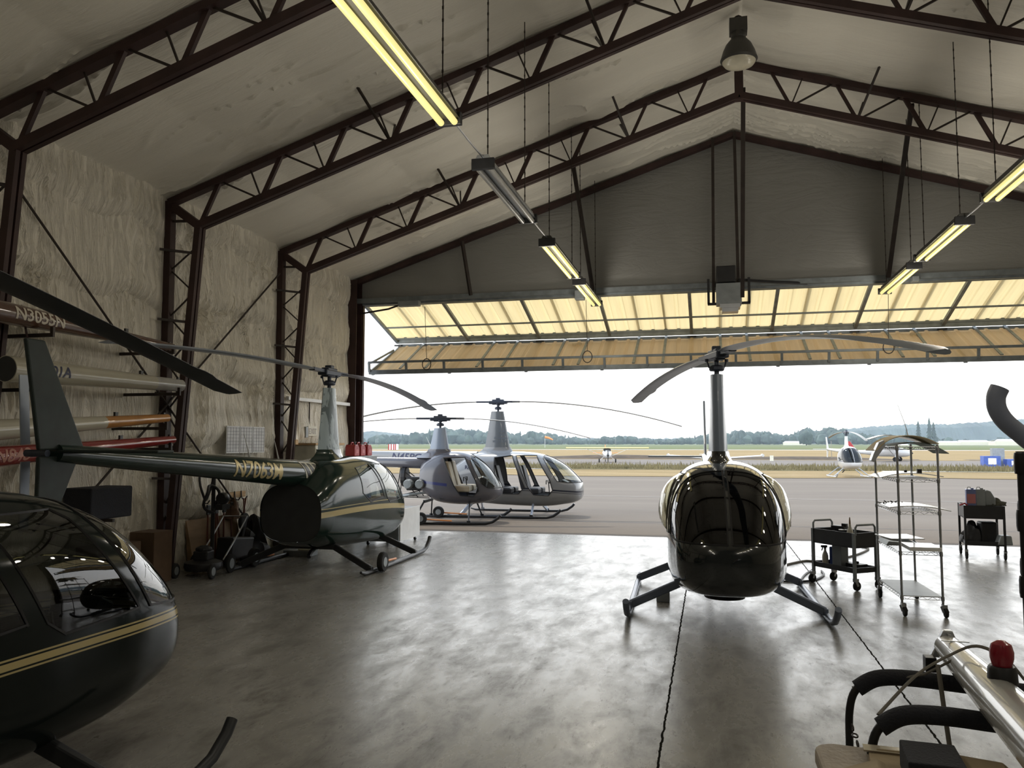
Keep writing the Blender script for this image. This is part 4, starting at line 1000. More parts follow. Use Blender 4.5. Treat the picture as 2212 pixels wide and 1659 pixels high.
bottle(cp(.10,.02,.572), 'pale squeeze bottle with a brown nozzle standing in the cart top tray', M_FROST, M_PLY, .045, .28)
bottle(cp(-.29,-.06,.245), 'white spray bottle at the left of the lower cart tray', M_FROST, M_BLK, .042, .23, True)
tag(at(MB().box((0,0,.16),(.16,.14,.32)).build('cardboard_carton', M_GREYM, None, False, .006), *cp(-.05,-.02,.245), -.9), 'dark square carton leaning in the lower cart tray', 'carton')
tag(at(MB().box((0,0,.13),(.13,.12,.26)).build('solvent_can', M_BLUE, None, False, .01), *cp(-.19,.04,.245), -.8), 'dark blue can between spray bottle and carton on the cart', 'can')
tag(at(MB().box((0,0,.04),(.24,.16,.08)).box((0,0,.095),(.08,.02,.03)).build('tool_case', M_BLK, None, False, .01), *cp(.18,.04,.245), -.9), 'flat black tool case in the lower cart tray', 'tool case')
tag(at(MB().box((0,0,.03),(.20,.12,.06)).box((.08,.0,.07),(.07,.06,.05)).build('tool_box', M_BLK, None, False, .008), *cp(-.15,.08,.745), -.7), 'small black box on the rear rim of the cart top tray', 'box')
tag(at(MB().tube([(0,0,0),(.06,.01,0),(.12,.03,.01)],.010,6).tube([(0,.03,0),(.07,.03,0),(.13,.01,.01)],.009,6).build('pliers', M_ALU), *cp(.06,-.14,.775), -.9), 'silver pliers lying across the front rim of the cart tray', 'pliers')
c2 = cart((4.54,15.68,0), math.radians(-8), 0.60, 0.72, 0.90, 'black service cart heaped with cans and rags by the right rack', 0.22, False)
M_CANB = mat('blue_tin', (0.14,0.17,0.34), 0.35, 0.3); M_CANR = mat('faded_red_label', (0.40,0.14,0.14), 0.5)
def tin(x, y, z, mt, label):
    t = thing('solvent_can', label, 'can', (x,y,z), -0.1, None)
    b = MB().box((0,0,.14),(.15,.11,.28)).lathe((0.03,0,.28),[(.025,0),(.025,.02)],10).build('tin_body', mt, t, bevel=.008)
    MB().box((0,-.057,.12),(.13,.003,.16)).build('tin_label', M_CANR if mt is M_CANB else M_GREYM, t)
    MB().tube([(-.05,0,.28),(-.04,0,.315),(.0,0,.315),(.01,0,.28)],.006,5).build('tin_handle', M_GREYM, t)
for x, y, z in ((4.33,15.52,.69),(4.50,15.56,.69)): pass
tin(4.34,15.50,.89,M_CANB,'blue tin with red label, left on the heaped cart'); tin(4.49,15.52,.89,M_GREYM,'grey tin standing right of the blue tin on the cart')
MB_ = MB().box((0,0,-.005),(.56,.68,.01)).build('tray_cover', M_BLK, c2); MB_.location = (0,0,.885)
tag(at(MB().prism([(0,0,0),(.17,0,0),(.17,0,.12),(.10,0,.25),(.03,0,.27),(0,0,.24)],(0,.12,0)).build('plastic_jug', M_GREYM, None, False, .02), 4.56,15.50,.89), 'grey plastic jug with sloping shoulder on the heaped cart', 'jug')
def rag(loc, s, label, mt, seed):
    r2 = np.random.default_rng(seed); P = []
    for i in range(13):
        row = []
        for j in range(17):
            a = 2*pi*j/16; ph = pi/2*i/12; rr = math.cos(ph)*(1+0.22*math.sin(a*3+seed)+0.12*math.sin(a*7+i))
            row.append((s[0]*rr*math.cos(a), s[1]*rr*math.sin(a), s[2]*math.sin(ph)*(1+0.25*math.sin(a*2+i*.8))))
        P.append(row)
    return tag(at(MB().grid(P).build('shop_rag', mt, None, True), *loc), label, 'rag')
rag((4.74,15.62,.89),(.16,.14,.11),'dark crumpled rag heap on the right half of the heaped cart',mat('dark_rag',(0.06,0.06,0.045),0.95,var=.4),3)
rag((4.40,15.70,.25),(.17,.16,.30),'dark bag slumped in the lower tray of the heaped cart',M_BLKP,5)
tag(at(MB().box((0,0,.18),(.26,.26,.36)).build('storage_bin', M_BLKP, None, False, .03), 4.62,15.66,.25), 'black bin in the middle of the lower tray of the heaped cart', 'bin')
tag(at(MB().prism([(0,0,0),(.24,0,0),(.22,0,.16),(.06,0,.16)],(0,.2,0)).build('grey_hood', M_GREYM, None, False, .02), 4.66,15.28,.25), 'grey wedge shaped box at the front right of the lower tray', 'box')
tag(at(MB().tube([(-.06,0,0),(.02,0,.03),(.06,0,.0)],.016,6).build('power_tool', M_RED), 4.20,15.42,.90), 'small red handled tool over the left rim of the heaped cart', 'tool')
# hoses on the floor
hose = MB()
hose.tube(catmull([(0.85,13.3,.015),(1.08,13.70,.015),(1.46,14.31,.015),(1.65,14.35,.015),(1.96,14.54,.015),(2.45,15.34,.015),(2.80,16.2,.015),(2.74,16.51,.015)],6),.016,7)
tag(hose.build('air_hose', M_STRAP, None, True), 'grey air hose snaking behind the service cart towards the apron', 'hose')
hose = MB().tube(catmull([(0.80,12.15,.015),(1.2,12.22,.015),(1.42,12.42,.015),(1.60,12.9,.015),(1.62,13.3,.015)],6),.015,7).tube(catmull([(1.2,12.24,.015),(1.34,12.9,.015),(1.51,13.42,.015)],6),.013,7)
tag(hose.build('air_hose', M_BLKP, None, True), 'dark hose looping round the left wheel of the service cart', 'hose')
# steel block on the floor by helicopter A
t = thing('wheel_chock', 'small grey block with a peg on the floor under the middle helicopter', 'block', (-0.60,10.37,0))
MB().box((0,0,.065),(.16,.12,.13)).build('block', M_GREYM, t, bevel=.01); MB().tube([(-.03,0,.12),(-.02,0,.17)],.014,8).build('peg', M_BLK, t)
# ================================================================== BLACK RACK AT THE RIGHT EDGE + CURVED SKID TUBE
r2 = thing('wire_shelf_rack', 'black wire shelf rack cut by the right edge of the picture', 'shelf rack', (0.745,2.24,0), math.radians(-18.6))
for x in (0,.6):
    for y in (0,.36):
        m = MB().tube([(x,y,0),(x,y,1.93)],0.0125,10)
        for z in (1.925,1.785,1.625,0.9,0.3): m.lathe((x,y,z-0.02),[(0.0165,-.012),(0.018,0.0),(0.018,0.03),(0.0165,0.04)],10)
        m.build('post', M_BLK, r2, True)
for z in (1.925,1.785,1.625,0.9,0.3): wire_shelf(r2, .6, .36, z, M_BLK, hgt=0.024)
tag(MB().tube(catmull([(0.722,2.3,2.11),(0.712,2.3,2.085),(0.714,2.3,2.055),(0.73,2.3,2.025),(0.76,2.3,1.995),(0.80,2.3,1.962),(0.86,2.3,1.95),(1.25,2.3,1.95)],5),0.0225,14).build('skid_tube', M_TUBEG, None, True), 'blue grey bent tube curling up on top of the black rack', 'tube')
# ================================================================== FOREGROUND BOOM ON PADDED STAND
M_BOOMF = paint('silver_boom_paint', (0.52,0.52,0.50), [(0.0,0.0,0.0,0.028,(0.42,0.30,0.10),-9,-0.62)], rough=0.2, coat=0.7)
t = thing('tail_boom', 'polished silver tail boom lying on padded arms in the near right corner', 'tail boom', (1.13,4.50,0.955), math.radians(-92.5))
N = 16; MB().tube([(i/N*2.0,0,-0.0) for i in range(N+1)],[.062+.055*i/N for i in range(N+1)],28).build('boom_tube', M_BOOMF, t, True)
m = MB().prism([(-.02,-.085,-.05),(-.02,-.02,.085),(-.02,.02,.085),(-.02,.075,-.05)],(.04,0,0)); m.build('end_bracket', M_ALU, t, bevel=.006)
MB().box((0.03,.0,.062),(.035,.012,.02)).box((.16,0,.066),(.01,.12,.004)).build('rivet_band', M_ALU, t)
MB().box((0.06,-.095,-.07),(.07,.05,.07)).tube([(.06,-.1,-.1),(.06,-.11,-.15),(.08,-.13,-.17)],.005,5).build('sensor_box', M_BLK, t, bevel=.006)
bc = MB().lathe((.84,.02,.085),[(.055,-.02),(.052,.035),(.045,.045)],20).build('beacon_base', M_BLK, t, True)
MB().lathe((.84,.02,.13),[(.036,0),(.043,.03),(.044,.055),(.036,.085),(.015,.098),(.004,.1)],20).build('beacon_lens', mat('red_beacon', (0.30,0.015,0.03), 0.25, coat=0.5), t, True)
st = thing('boom_stand', 'stand with two black padded arms carrying the silver tail boom', 'stand', (0.62,3.96,0))
for y, x0, zt in ((.27,0.02,.845),(-.27,0.02,.845)):
    pts = [(x0-.02,y,.0),(x0-.02,y,.50),(x0-.015,y,.70),(x0+.02,y,.80),(x0+.10,y,zt),(x0+.3,y,zt),(1.35,y,zt-.03)]
    arm = MB().tube(catmull(pts,5),.018,10).build('arm_tube', M_BLK, st, True)
    MB().tube(catmull([(x0+.02,y,.80),(x0+.11,y,zt+.008),(x0+.26,y,zt+.018),(.55,y,zt+.0),(.95,y,zt-.02)],6),.044,12,flat=0.85).build('foam_pad', M_FOAM, arm, True)
MB().tube([(1.35,.27,.815),(1.35,-.27,.815),(1.35,-.27,.0)],.018,8).tube([(1.35,.27,.815),(1.35,.27,.0)],.018,8).tube([(0,.27,.1),(0,-.27,.1)],.018,8).tube([(0,.27,.1),(1.35,.27,.1)],.018,8).build('base_frame', M_BLK, st)
tag(MB().tube(catmull([(.66,3.72,.84),(.86,3.95,.95),(1.02,4.05,1.02),(1.12,4.0,1.08),(1.22,3.96,1.04),(1.3,4.0,.95)],6),.009,6,flat=.5).tube([(.64,4.24,.80),(.95,4.18,.90),(1.06,4.12,.99)],.006,6).tube([(1.0,4.16,.95),(.98,4.0,.80),(.985,3.9,.55),(1.0,3.88,.42)],.010,6,flat=.4).build('tie_strap', M_STRAP, None, True), 'grey webbing strap tied round the silver boom and the padded arm', 'strap')
m = MB()
for i in range(9): m.tube([(0.665-.02*math.sin(i)+i*.004, 4.10-.05*i, .70-.012*i+.01*math.cos(i*2)+.012*math.cos(a), ) if False else (0.625+.012*math.cos(a)*(i%2)+i*.002, 4.16-.05*i+.026*math.sin(a), .64-.02*i+.012*math.cos(a)*((i+1)%2)) for a in np.linspace(0,2*pi,9)],.004,5,False)
tag(m.build('chain', M_ROD), 'short dark chain between the two padded arms', 'chain')
# beige padded board with packaging
bd = MB()
P = []
pl = []
for (cx, cy, a0) in ((.93,3.64,0),(.49,3.70,pi/2),(.50,2.75,pi),(.93,2.75,1.5*pi)):
    for k in range(6): a = a0+pi/2*k/5; pl.append((cx+.085*math.cos(a), cy+.085*math.sin(a), .62))
bd.prism(pl, (0,0,.07)); tag(bd.build('padded_board', M_TAN, None, False, .015), 'rounded beige board at the bottom edge, under the packaging', 'board')
tag(at(MB().box((0,0,.02),(.40,.30,.04)).box((-.02,.155,.03),(.3,.01,.05)).build('cardboard_flat', M_CARD, None, False, .004), .78,3.42,.692,-.1), 'flat cardboard piece with clear tape on the beige board', 'cardboard')
tag(at(MB().box((0,0,.03),(.36,.035,.012)).box((-.1,0,.036),(.16,.07,.002)).build('tape_strip', M_TAPE, None, False, .002), .76,3.60,.705,-.08), 'shiny strip of packing tape at the back of the cardboard', 'tape')
tag(at(MB().box((0,0,.05),(.19,.24,.10)).build('black_box', M_FOAM, None, False, .006), .77,3.33,.735,-.08), 'black box lying on the cardboard at the bottom edge', 'box')
tag(at(MB().prism([(0,0,0),(.12,0,.05),(.23,0,.0)],(0,-.22,0)).build('cardboard_flap', M_CARD, None, False, .003), .49,3.50,.695,-.15), 'folded cardboard flap like a small tent, left of the black box', 'cardboard')
tag(at(MB().prism([(0,0,0),(.0,0,.06),(.16,0,.05),(.22,0,.0)],(0,-.3,0)).build('cardboard_carton', M_CARD, None, False, .003), .875,3.46,.735,-.12), 'tan carton right of the black box', 'carton')
# ================================================================== LEFT WALL
def hung_boom(y0, z0, r0, y1, z1, r1, mt, label, x=-7.32, txt=None, tsz=.2, ty=0, tm=None, tipm=None, tipf=.55, open_end=False, shear=.25):
    t = thing('tail_boom', label, 'tail boom', (x,y0,z0), 0, None); L_ = y1-y0; N = 16
    R = lambda k: r0+(r1-r0)*k; Z = lambda k: (z1-z0)*k
    k1 = tipf if tipm else 1.0
    MB().tube([(0,L_*i/N*k1,Z(i/N*k1)) for i in range(N+1)],[R(i/N*k1) for i in range(N+1)],24).build('boom_tube', mt, t, True)
    if tipm: MB().tube([(0,L_*(k1+(1-k1)*i/6),Z(k1+(1-k1)*i/6)) for i in range(7)],[R(k1+(1-k1)*i/6)+.0005 for i in range(7)],24).build('boom_tip', tipm, t, True)
    if open_end: MB().lathe((0,-.004,0),[(r0*.94,0),(r0*.94,.003)],24,'y').build('open_end', M_CAB, t)
    m = MB().box((0,L_*.72,Z(.72)+R(.72)+.02),(.03,.05,.05)).box((0,L_*.98,Z(1)),(.03,.04,r1*2.6)); m.build('fitting', M_BLK, t)
    if txt:
        def fn(s, v):
            k = (ty+s)/L_; r = R(k)+.004; ph = (v-tsz*.36)/r+.12; return (r*math.cos(ph), ty+s, Z(k)+r*math.sin(ph))
        text_obj('registration_letters', txt, tsz, fn, tm, t, shear, .02, 8)
    return t
M_BR = mat('brown_boom_paint', (0.10,0.052,0.035), 0.25, coat=.6); M_RB = mat('dark_red_boom_paint', (0.22,0.022,0.02), 0.22, coat=.7)
M_CB = paint('cream_boom_paint', (0.46,0.43,0.34), rough=.25, coat=.5); M_OB = mat('amber_boom_paint', (0.42,0.19,0.05), 0.25, coat=.6); M_BB = mat('cream_blue_boom', (0.36,0.35,0.33), 0.25, coat=.6)
hung_boom(6.5,3.37,.135,9.85,3.30,.055,M_BR,'brown tail boom lettered N3055N, topmost of the booms on the left wall',txt='N3055N',tsz=.20,ty=.58,tm=M_TXW,open_end=True,shear=-.05)
hung_boom(7.10,2.76,.145,10.05,2.78,.085,M_CB,'cream and blue tail boom with an open black end, second from the top',txt='101A',tsz=.18,ty=.38,tm=M_TXB,tipm=M_BB,tipf=.8,open_end=True)
hung_boom(6.2,2.04,.13,9.78,2.31,.055,M_CB,'cream and orange tail boom, third from the top on the left wall',tipm=M_OB,tipf=.66)
hung_boom(6.2,1.765,.13,9.92,2.01,.055,M_RB,'dark red tail boom lettered N848, lowest on the wall',txt='N848',tsz=.2,ty=.70,tm=mat('pale_red_letters',(0.42,0.20,0.15),.5))
for y, z, lb in ((9.6,3.20,'steel arm under the tip of the brown boom'),(9.75,2.64,'steel arm under the tip of the cream and blue boom'),(9.5,2.16,'steel arm under the tip of the cream and orange boom'),(9.6,1.88,'steel arm under the tip of the red boom'),
                 (7.5,3.17,'steel arm under the big end of the brown boom'),(7.5,2.56,'steel arm under the big end of the cream boom')):
    tag(MB().bar((XL+.05,y,z),(-7.12,y,z),.04,.04).bar((-7.12,y,z-.02),(-7.12,y,z+.09),.03,.04,(1,0,0)).build('wall_bracket', M_ROD), lb, 'bracket')
tag(MB().tube([(-7.32+.155*math.cos(a),7.42,2.76+.155*math.sin(a)) for a in np.linspace(0,2*pi,21)],.012,6,False).tube([(-7.32,7.42,2.91),(-7.34,7.42,3.0),(-7.44,7.38,3.5)],.012,6).build('hanging_strap', M_STEEL), 'dark red strap looped round the open end of the cream boom', 'strap')
# planning sheets
t = thing('planning_board', 'white sheets with a printed grid pinned to the insulation', 'notice board', (-7.86,12.63,2.02), 0)
for y in (-.40,.0,.40):
    s_ = MB().box((0,y,0),(.012,.385,.46)).build('sheet', M_PAPER, t); m = MB()
    for k in range(8): m.box((.008,y,-.20+k*.057),(.002,.36,.004))
    for k in range(5): m.box((.008,y-.17+k*.085,0),(.002,.004,.42))
    m.build('grid_lines', M_INK, s_)
# exit sign
t = thing('exit_sign', 'white EXIT sign on the insulation behind the mast of the green helicopter', 'sign', (-7.92,15.12,2.20), 0)
MB().box((0,0,0),(.06,.36,.20)).build('sign_box', M_CREAM, t, bevel=.006); MB().box((0,-.24,-.02),(.07,.10,.22)).build('battery_box', M_GREYM, t, bevel=.006)
text_obj('sign_letters', 'EXIT', .16, lambda s, v: (.034, s-.17, v-.055), mat('grey_letters',(0.30,0.27,0.24),.5), t, 0, .02, 1)
tag(MB().bar((-7.93,14.15,2.83),(-7.93,16.9,2.83),.06,.07).build('wall_rail', M_WHITE, None, bevel=.005), 'pale horizontal rail on the wall above the EXIT sign', 'rail')
tag(MB().bar((-7.96,15.1,2.8),(-7.96,15.1,2.3),.012,.02,(1,0,0)).build('wall_conduit', M_ROD), 'thin dark conduit dropping from the pale rail to the EXIT sign', 'conduit')
t = thing('storage_cabinet', 'cream cabinet with a wooden top beside the last steel column', 'cabinet', (-7.62,14.85,0))
MB().box((0,0,.96),(.5,1.2,1.92)).build('cabinet_body', M_CREAM, t, bevel=.01); MB().box((0,0,1.94),(.54,1.26,.04)).build('wooden_top', M_WOOD, t)
for y in (-.3,.3): d_ = MB().box((.258,y,.96),(.02,.56,1.78)).build('cabinet_door', M_CREAM, t, bevel=.006); MB().box((.275,y-.22*(1 if y > 0 else -1),1.0),(.02,.02,.14)).build('handle', M_CHR, d_)
t = thing('storage_cabinet', 'lower cabinet carrying the red fuel cans, hidden behind the green helicopter', 'cabinet', (-7.55,16.35,0))
MB().box((0,0,.84),(.6,1.2,1.68)).build('cabinet_body', M_GREYM, t, bevel=.01)
def jerry(y, label, x=-7.5):
    t = thing('fuel_can', label, 'fuel can', (x,y,1.685), 0, None)
    MB().prism([(0,-.12,0),(0,.12,0),(0,.12,.17),(0,.05,.24),(0,-.08,.24),(0,-.12,.19)],(.22,0,0)).build('can_body', M_RED, t, bevel=.012)
    MB().tube([(.11,-.10,.21),(.11,-.05,.285),(.11,.03,.285),(.11,.05,.24)],.013,8).build('handle', M_RED, t)
    MB().tube([(.11,.08,.2),(.11,.13,.28),(.11,.17,.30)],.012,8).lathe((.11,.08,.19),[(.03,0),(.03,.03)],10).build('spout', M_BLK, t)
    MB().box((.222,0,.1),(.004,.12,.08)).build('can_label', mat('pink_label',(0.55,0.16,0.17),.5), t)
jerry(15.95,'red plastic fuel can, leftmost of the three on the cabinet'); jerry(16.27,'red plastic fuel can, middle one of the three'); jerry(16.62,'red plastic fuel can, rightmost of the three, beside the door column')
tag(MB().box((-7.42,13.6,1.98),(.02,.10,.09)).build('wooden_tag', M_WOOD), 'small wooden tag wired to the last lattice column', 'tag')
# rolling cabinet
t = thing('rolling_cabinet', 'low grey rolling cabinet with a white side behind the green helicopter nose', 'cabinet', (-6.15,15.15,0))
MB().box((0,0,.38),(.72,1.1,.60)).build('cabinet_body', M_GREYM, t, bevel=.008); MB().box((.37,0.02,.39),(.02,1.06,.60)).build('side_panel', M_WHITE, t)
for sx in (-1,1):
    for sy in (-1,1): caster(t, sx*.30, sy*.48, .045, (0,0.02))
tag(MB().box((-7.0,13.05,.05),(.5,.32,.10)).build('low_box', M_GREYM, None, bevel=.005), 'flat grey box on the floor under the green helicopter', 'box')
tag(MB().box((-6.86,13.05,.115),(.22,.3,.03)).build('box_lid', M_CREAM, None, bevel=.004), 'cream lid on the flat grey box', 'lid')
# tool rail
t = thing('hook_rail', 'pine board with a row of curved steel hooks', 'hook rail', (-7.92,12.0,1.08))
MB().box((0,0,0),(.03,1.45,.10)).build('board', M_WOOD, t)
hy = [-.50,-.28,-.06,.16,.38,.58]
for y in hy: MB().tube([(.02,y,.06),(.03,y,-.04),(.05,y,-.08),(.10,y,-.085),(.14,y,-.03)],.010,6).build('hook', M_BLK, t)
M_HAND = mat('red_brown_handle', (0.13,0.035,0.02), 0.5)
for i, (y, ln, lb) in enumerate(((-.50,.62,'shovel hanging at the left end of the hook rail'),(-.28,.85,'long handled tool with two legs on the second hook'),(-.06,.75,'red handled bar on the third hook'),(.16,.6,'red handled bar on the fourth hook, beside the folded sack'))):
    t = thing('hand_tool', lb, 'garden tool', (-7.80,12.0+y,1.0), 0)
    MB().box((0,0,-.10),(.03,.09,.16)).build('grip', M_BLK, t, bevel=.01)
    m = MB().tube([(0,-.01,-.16),(.03,-.05,-.16-ln*.6),(.05,-.06,-min(.93,.16+ln))],.014,7)
    if i == 1: m.tube([(0,.02,-.16),(.03,.07,-.16-ln*.6),(.05,.09,-min(.93,.16+ln))],.014,7)
    m.build('handle', M_HAND, t)
rag((-7.80,12.20,.70),(.10,.14,.28),'brown crumpled sack hanging at the middle of the hook rail',mat('brown_sack',(0.12,0.07,0.045),.9,var=.4),9)
t = thing('hanging_strap_disc', 'two round black discs hung by straps from the right hooks', 'disc', (-7.78,12.50,.62))
MB().wheel((0,0,.0),.15,.06,'x',24).build('disc', M_RUB, t, True); MB().wheel((.02,.0,-.22),.14,.06,'x',24).build('disc', M_RUB, t, True)
MB().bar((0,.02,.12),(0,-.03,.40),.025,.01).bar((0,-.03,.12),(0,.04,.40),.025,.01).build('strap', M_HAND, t)
tag(MB().hexa([(-7.86,11.1,0),(-7.74,11.1,0),(-7.74,12.45,0),(-7.86,12.45,0),(-7.93,11.1,.76),(-7.91,11.1,.76),(-7.91,12.45,.76),(-7.93,12.45,.76)]).build('plywood_sheet', M_PLY), 'plywood sheet leaning on the wall under the hook rail', 'plywood')
# mower
t = thing('lawn_mower', 'dark push mower parked by the left wall with its handle up', 'lawn mower', (-7.35,10.75,0), math.radians(8))
MB().lathe((0,0,.14),[(.26,-.05),(.28,0),(.27,.06),(.16,.10)],20).build('deck', M_BLK, t, True)
MB().box((0,0,.30),(.22,.24,.14)).lathe((0,0,.36),[(.12,0),(.12,.05),(.05,.08)],16).build('engine', M_BLKP, t, bevel=.02)
for x in (-.28,.28):
    for y, r in ((-.30,.11),(.30,.14)):
        w_ = MB().wheel((x,y,r),r,.05,'x').build('wheel', M_RUB, t, True); MB().wheel((x,y,r),r*.6,.055,'x').build('hub_cap', M_GREYM, w_)
MB().tube([(-.2,.22,.2),(-.2,.75,.55),(-.2,1.05,.78),(.2,1.05,.78),(.2,.75,.55),(.2,.22,.2)],.012,7).build('handle_bar', M_ALU, t)
t = thing('hand_truck', 'black two wheeled barrow standing against the plywood', 'barrow', (-7.55,11.75,0))
MB().prism([(-.05,-.35,.12),(-.05,.25,.12),(-.05,.35,.42),(-.05,-.30,.48)],(.28,0,0)).build('tub', M_BLKP, t, bevel=.03)
for y in (-.2,.25): MB().wheel((.12,y,.15),.15,.06,'x').build('wheel', M_RUB, t, True)
rag((-7.5,12.35,.0),(.22,.26,.62),'dark bulky covered heap by the barrow',M_BLKP,12)
# clutter round the middle column
t = thing('hose_hanger', 'black post with upturned arms carrying coiled hoses by the middle column', 'hanger', (-7.38,11.0,0))
MB().tube([(0,0,0),(0,0,1.75)],.03,8).build('post', M_BLK, t)
for z, s_ in ((1.05,.32),(1.52,.32),(1.50,-.28)): MB().tube(catmull([(0,0,z),(0,s_*.6,z-.01),(0,s_*.9,z+.02),(0,s_,z+.10)],4),.03,8).build('arm', M_BLK, t, True)
MB().tube([(.05+.03*math.sin(3*a),-.12+.17*math.cos(a),1.12+.20*math.sin(a)) for a in np.linspace(0,4*pi,40)],.022,6,False).tube([(.02+.03*math.sin(2*a),-.22+.15*math.cos(a),1.35+.24*math.sin(a)) for a in np.linspace(0,4*pi,40)],.018,6,False).build('coiled_hose', M_BLKP, t, True)
t = thing('vise', 'dark bench vise shape on the hanger in front of the hooks', 'vise', (-7.25,11.05,1.02)); MB().wheel((0,0,.1),.09,.12,'y').box((0,0,-.03),(.12,.2,.08)).build('vise_body', M_BLK, t, True); t.parent = None
tag(MB().box((-7.68,8.95,1.20),(.42,.75,.40)).build('tool_cabinet', M_FOAM, None, bevel=.02), 'dark box shelf on the wall behind the nearest helicopter nose', 'box')
tag(MB().bar((XL+.1,8.9,.98),(-7.4,8.9,.98),.04,.04).build('wall_bracket', M_ROD), 'steel arm carrying the dark wall box', 'bracket')
tag(MB().box((-7.72,10.05,.36),(.40,.40,.72)).build('cardboard_carton', mat('aged_brown_board',(0.12,0.075,0.045),.9), None, bevel=.01), 'brown box on the floor left of the mower, by the middle column', 'box')
tag(MB().box((-7.70,9.2,.32),(.34,.8,.64)).build('workbench', mat('aged_brown_board',(0.12,0.075,0.045),.9), None, bevel=.01), 'low brown wooden bench behind the nearest helicopter nose', 'bench')
# ================================================================== OUTDOORS
def strip(name, y0, y1, m, z, x0=-900, x1=900, structn=True):
    mb = MB(); n = 40
    mb.grid([[(x0+(x1-x0)*i/n, y, z) for i in range(n+1)] for y in (y0, y1)]); o = mb.build(name, m); o['kind'] = 'structure'; return o
def wavy(name, y0, y1, m, z, amp=0.8, x0=-200, x1=260):
    n = 240; mb = MB(); g = []
    for k, (y, a) in enumerate(((y0, amp), (y1, amp))):
        g.append([(x0+(x1-x0)*i/n, y+a*math.sin(i*0.35+k*2)+a*0.6*math.sin(i*0.93+k), z) for i in range(n+1)])
    o = mb.grid(g).build(name, m); o['kind'] = 'structure'; return o
strip('apron', 17.18, 61, M_APRON, -0.02, -200, 260)
mb = MB().box((XC, 17.32, -0.012), (XR-XL, 0.20, 0.02)); struct('trim_5', mb, M_LINE)
strip('painted_line', 30.2, 30.33, M_LINE, -0.014, -60, 80)
strip('asphalt_seam', 20.4, 20.44, M_BLKP, -0.015, -40, 40); strip('asphalt_seam', 24.3, 24.33, M_BLKP, -0.015, -40, 40)
wavy('dry_grass_verge', 48.5, 60.5, M_DRY, 0.0, .9); wavy('weed_verge', 60, 73, M_WEED, 0.01, .6)
strip('taxiway', 72, 96, M_TAXI, 0.02, -300, 400)
strip('dry_field', 95, 219, M_DRY, 0.03, -500, 600); strip('far_track', 218, 232, M_LINE, 0.05, -700, 800); strip('green_field', 230, 6000, M_GREEN, 0.05, -4000, 4000)
n = 300; g = []
for (y, z) in ((97,0.0),(98.5,0.42),(100.5,0.45),(102.5,0.0)):
    g.append([(-160+360*i/n, y, z*(0.55+0.3*math.sin(i*0.11)+0.25*math.sin(i*0.31+1)) if z else 0.03) for i in range(n+1)])
o = MB().grid(g).build('dirt_bank', M_DIRT, None, True); o['kind'] = 'structure'
# weeds: uncountable blades
mb = MB()
for i in range(9000):
    x = rng.uniform(-24, 36); y = 60.5+abs(rng.normal(0, 5)); y = min(y, 74); h = rng.uniform(.12, .42); a = rng.uniform(0, pi); w_ = .05
    dx, dy = math.cos(a)*w_, math.sin(a)*w_; i0 = len(mb.v); lx = rng.uniform(-.1,.1)
    mb.v += [(x-dx,y-dy,0),(x+dx,y+dy,0),(x+lx,y,h)]; mb.f.append((i0,i0+1,i0+2))
tag(mb.build('weeds', M_WEEDB), 'tall dry weeds along the far edge of the dry grass', 'weeds', kind='stuff')
# tree line and wooded hills
def tree_shape(mb, x, y, h, kind, r2):
    i0 = len(mb.v)
    if kind == 0:   # conifer
        for t_ in range(3):
            z0 = h*(0.12+0.27*t_); z1 = h*(0.50+0.25*t_); r = h*0.20*(1-0.25*t_); c = 7; i = len(mb.v)
            for j in range(c): a = 2*pi*j/c+t_; mb.v.append((x+r*math.cos(a), y+r*math.sin(a), z0))
            mb.v.append((x, y, z1)); mb.f += [(i+j, i+(j+1) % c, i+c) for j in range(c)]
    else:
        rows, c = 5, 8; i = len(mb.v); w_ = h*r2.uniform(.38,.6)
        for k in range(rows):
            ph = -0.9+ (2.4)*k/(rows-1); rr = w_*math.cos(ph)+0.02
            for j in range(c): a = 2*pi*j/c; q = 1+r2.uniform(-.18,.18); mb.v.append((x+rr*q*math.cos(a), y+rr*q*math.sin(a), h*0.5+h*0.5*math.sin(ph)*q))
        for k in range(rows-1):
            for j in range(c): a = i+k*c+j; b = i+k*c+(j+1) % c; mb.f.append((a, b, b+c, a+c))
        mb.f.append(tuple(i+(rows-1)*c+j for j in range(c)))
r3 = np.random.default_rng(11); mb = MB()
for i in range(1500):
    x = r3.uniform(-520, 460); y = r3.uniform(690, 860)
    hh = 9 if x < 60 else 7
    hh *= 1.0+0.35*math.sin(x*0.021)+0.2*math.sin(x*0.075+1)
    if 80 < x < 150: hh *= 1.25
    tree_shape(mb, x, y, max(3.5, hh*r3.uniform(.6, 1.15)), 0 if r3.random() < .35 else 1, r3)
tag(mb.build('tree_line', M_LEAF, None, True), 'long hazy line of trees along the far side of the airfield', 'trees', kind='stuff')
hp = [(-2600,30),(-1250,30),(-1147,29),(-1051,38),(-957,27),(-860,24),(-773,33),(-700,26),(-654,18),(-552,16),(-312,14),(84,14),(190,17),(250,26),(321,36),(405,43),(511,51),(626,51),(716,57),(807,64),(1100,80),(1800,70),(2800,60)]
hx = np.linspace(-2600, 2800, 1300); hz = np.interp(hx, [p[0] for p in hp], [p[1] for p in hp])
r4 = np.random.default_rng(3); hz = 1.97+(hz-1.97)*.5+r4.uniform(-.8, 1.4, len(hx)); hx = hx*.5
g = [[(hx[i], 1150, 0) for i in range(len(hx))], [(hx[i], 1178, hz[i]*.8) for i in range(len(hx))], [(hx[i], 1210, hz[i]) for i in range(len(hx))], [(hx[i], 1350, hz[i]*.7) for i in range(len(hx))]]
o = MB().grid(g).build('wooded_hills', M_HILL, None); o['kind'] = 'structure'
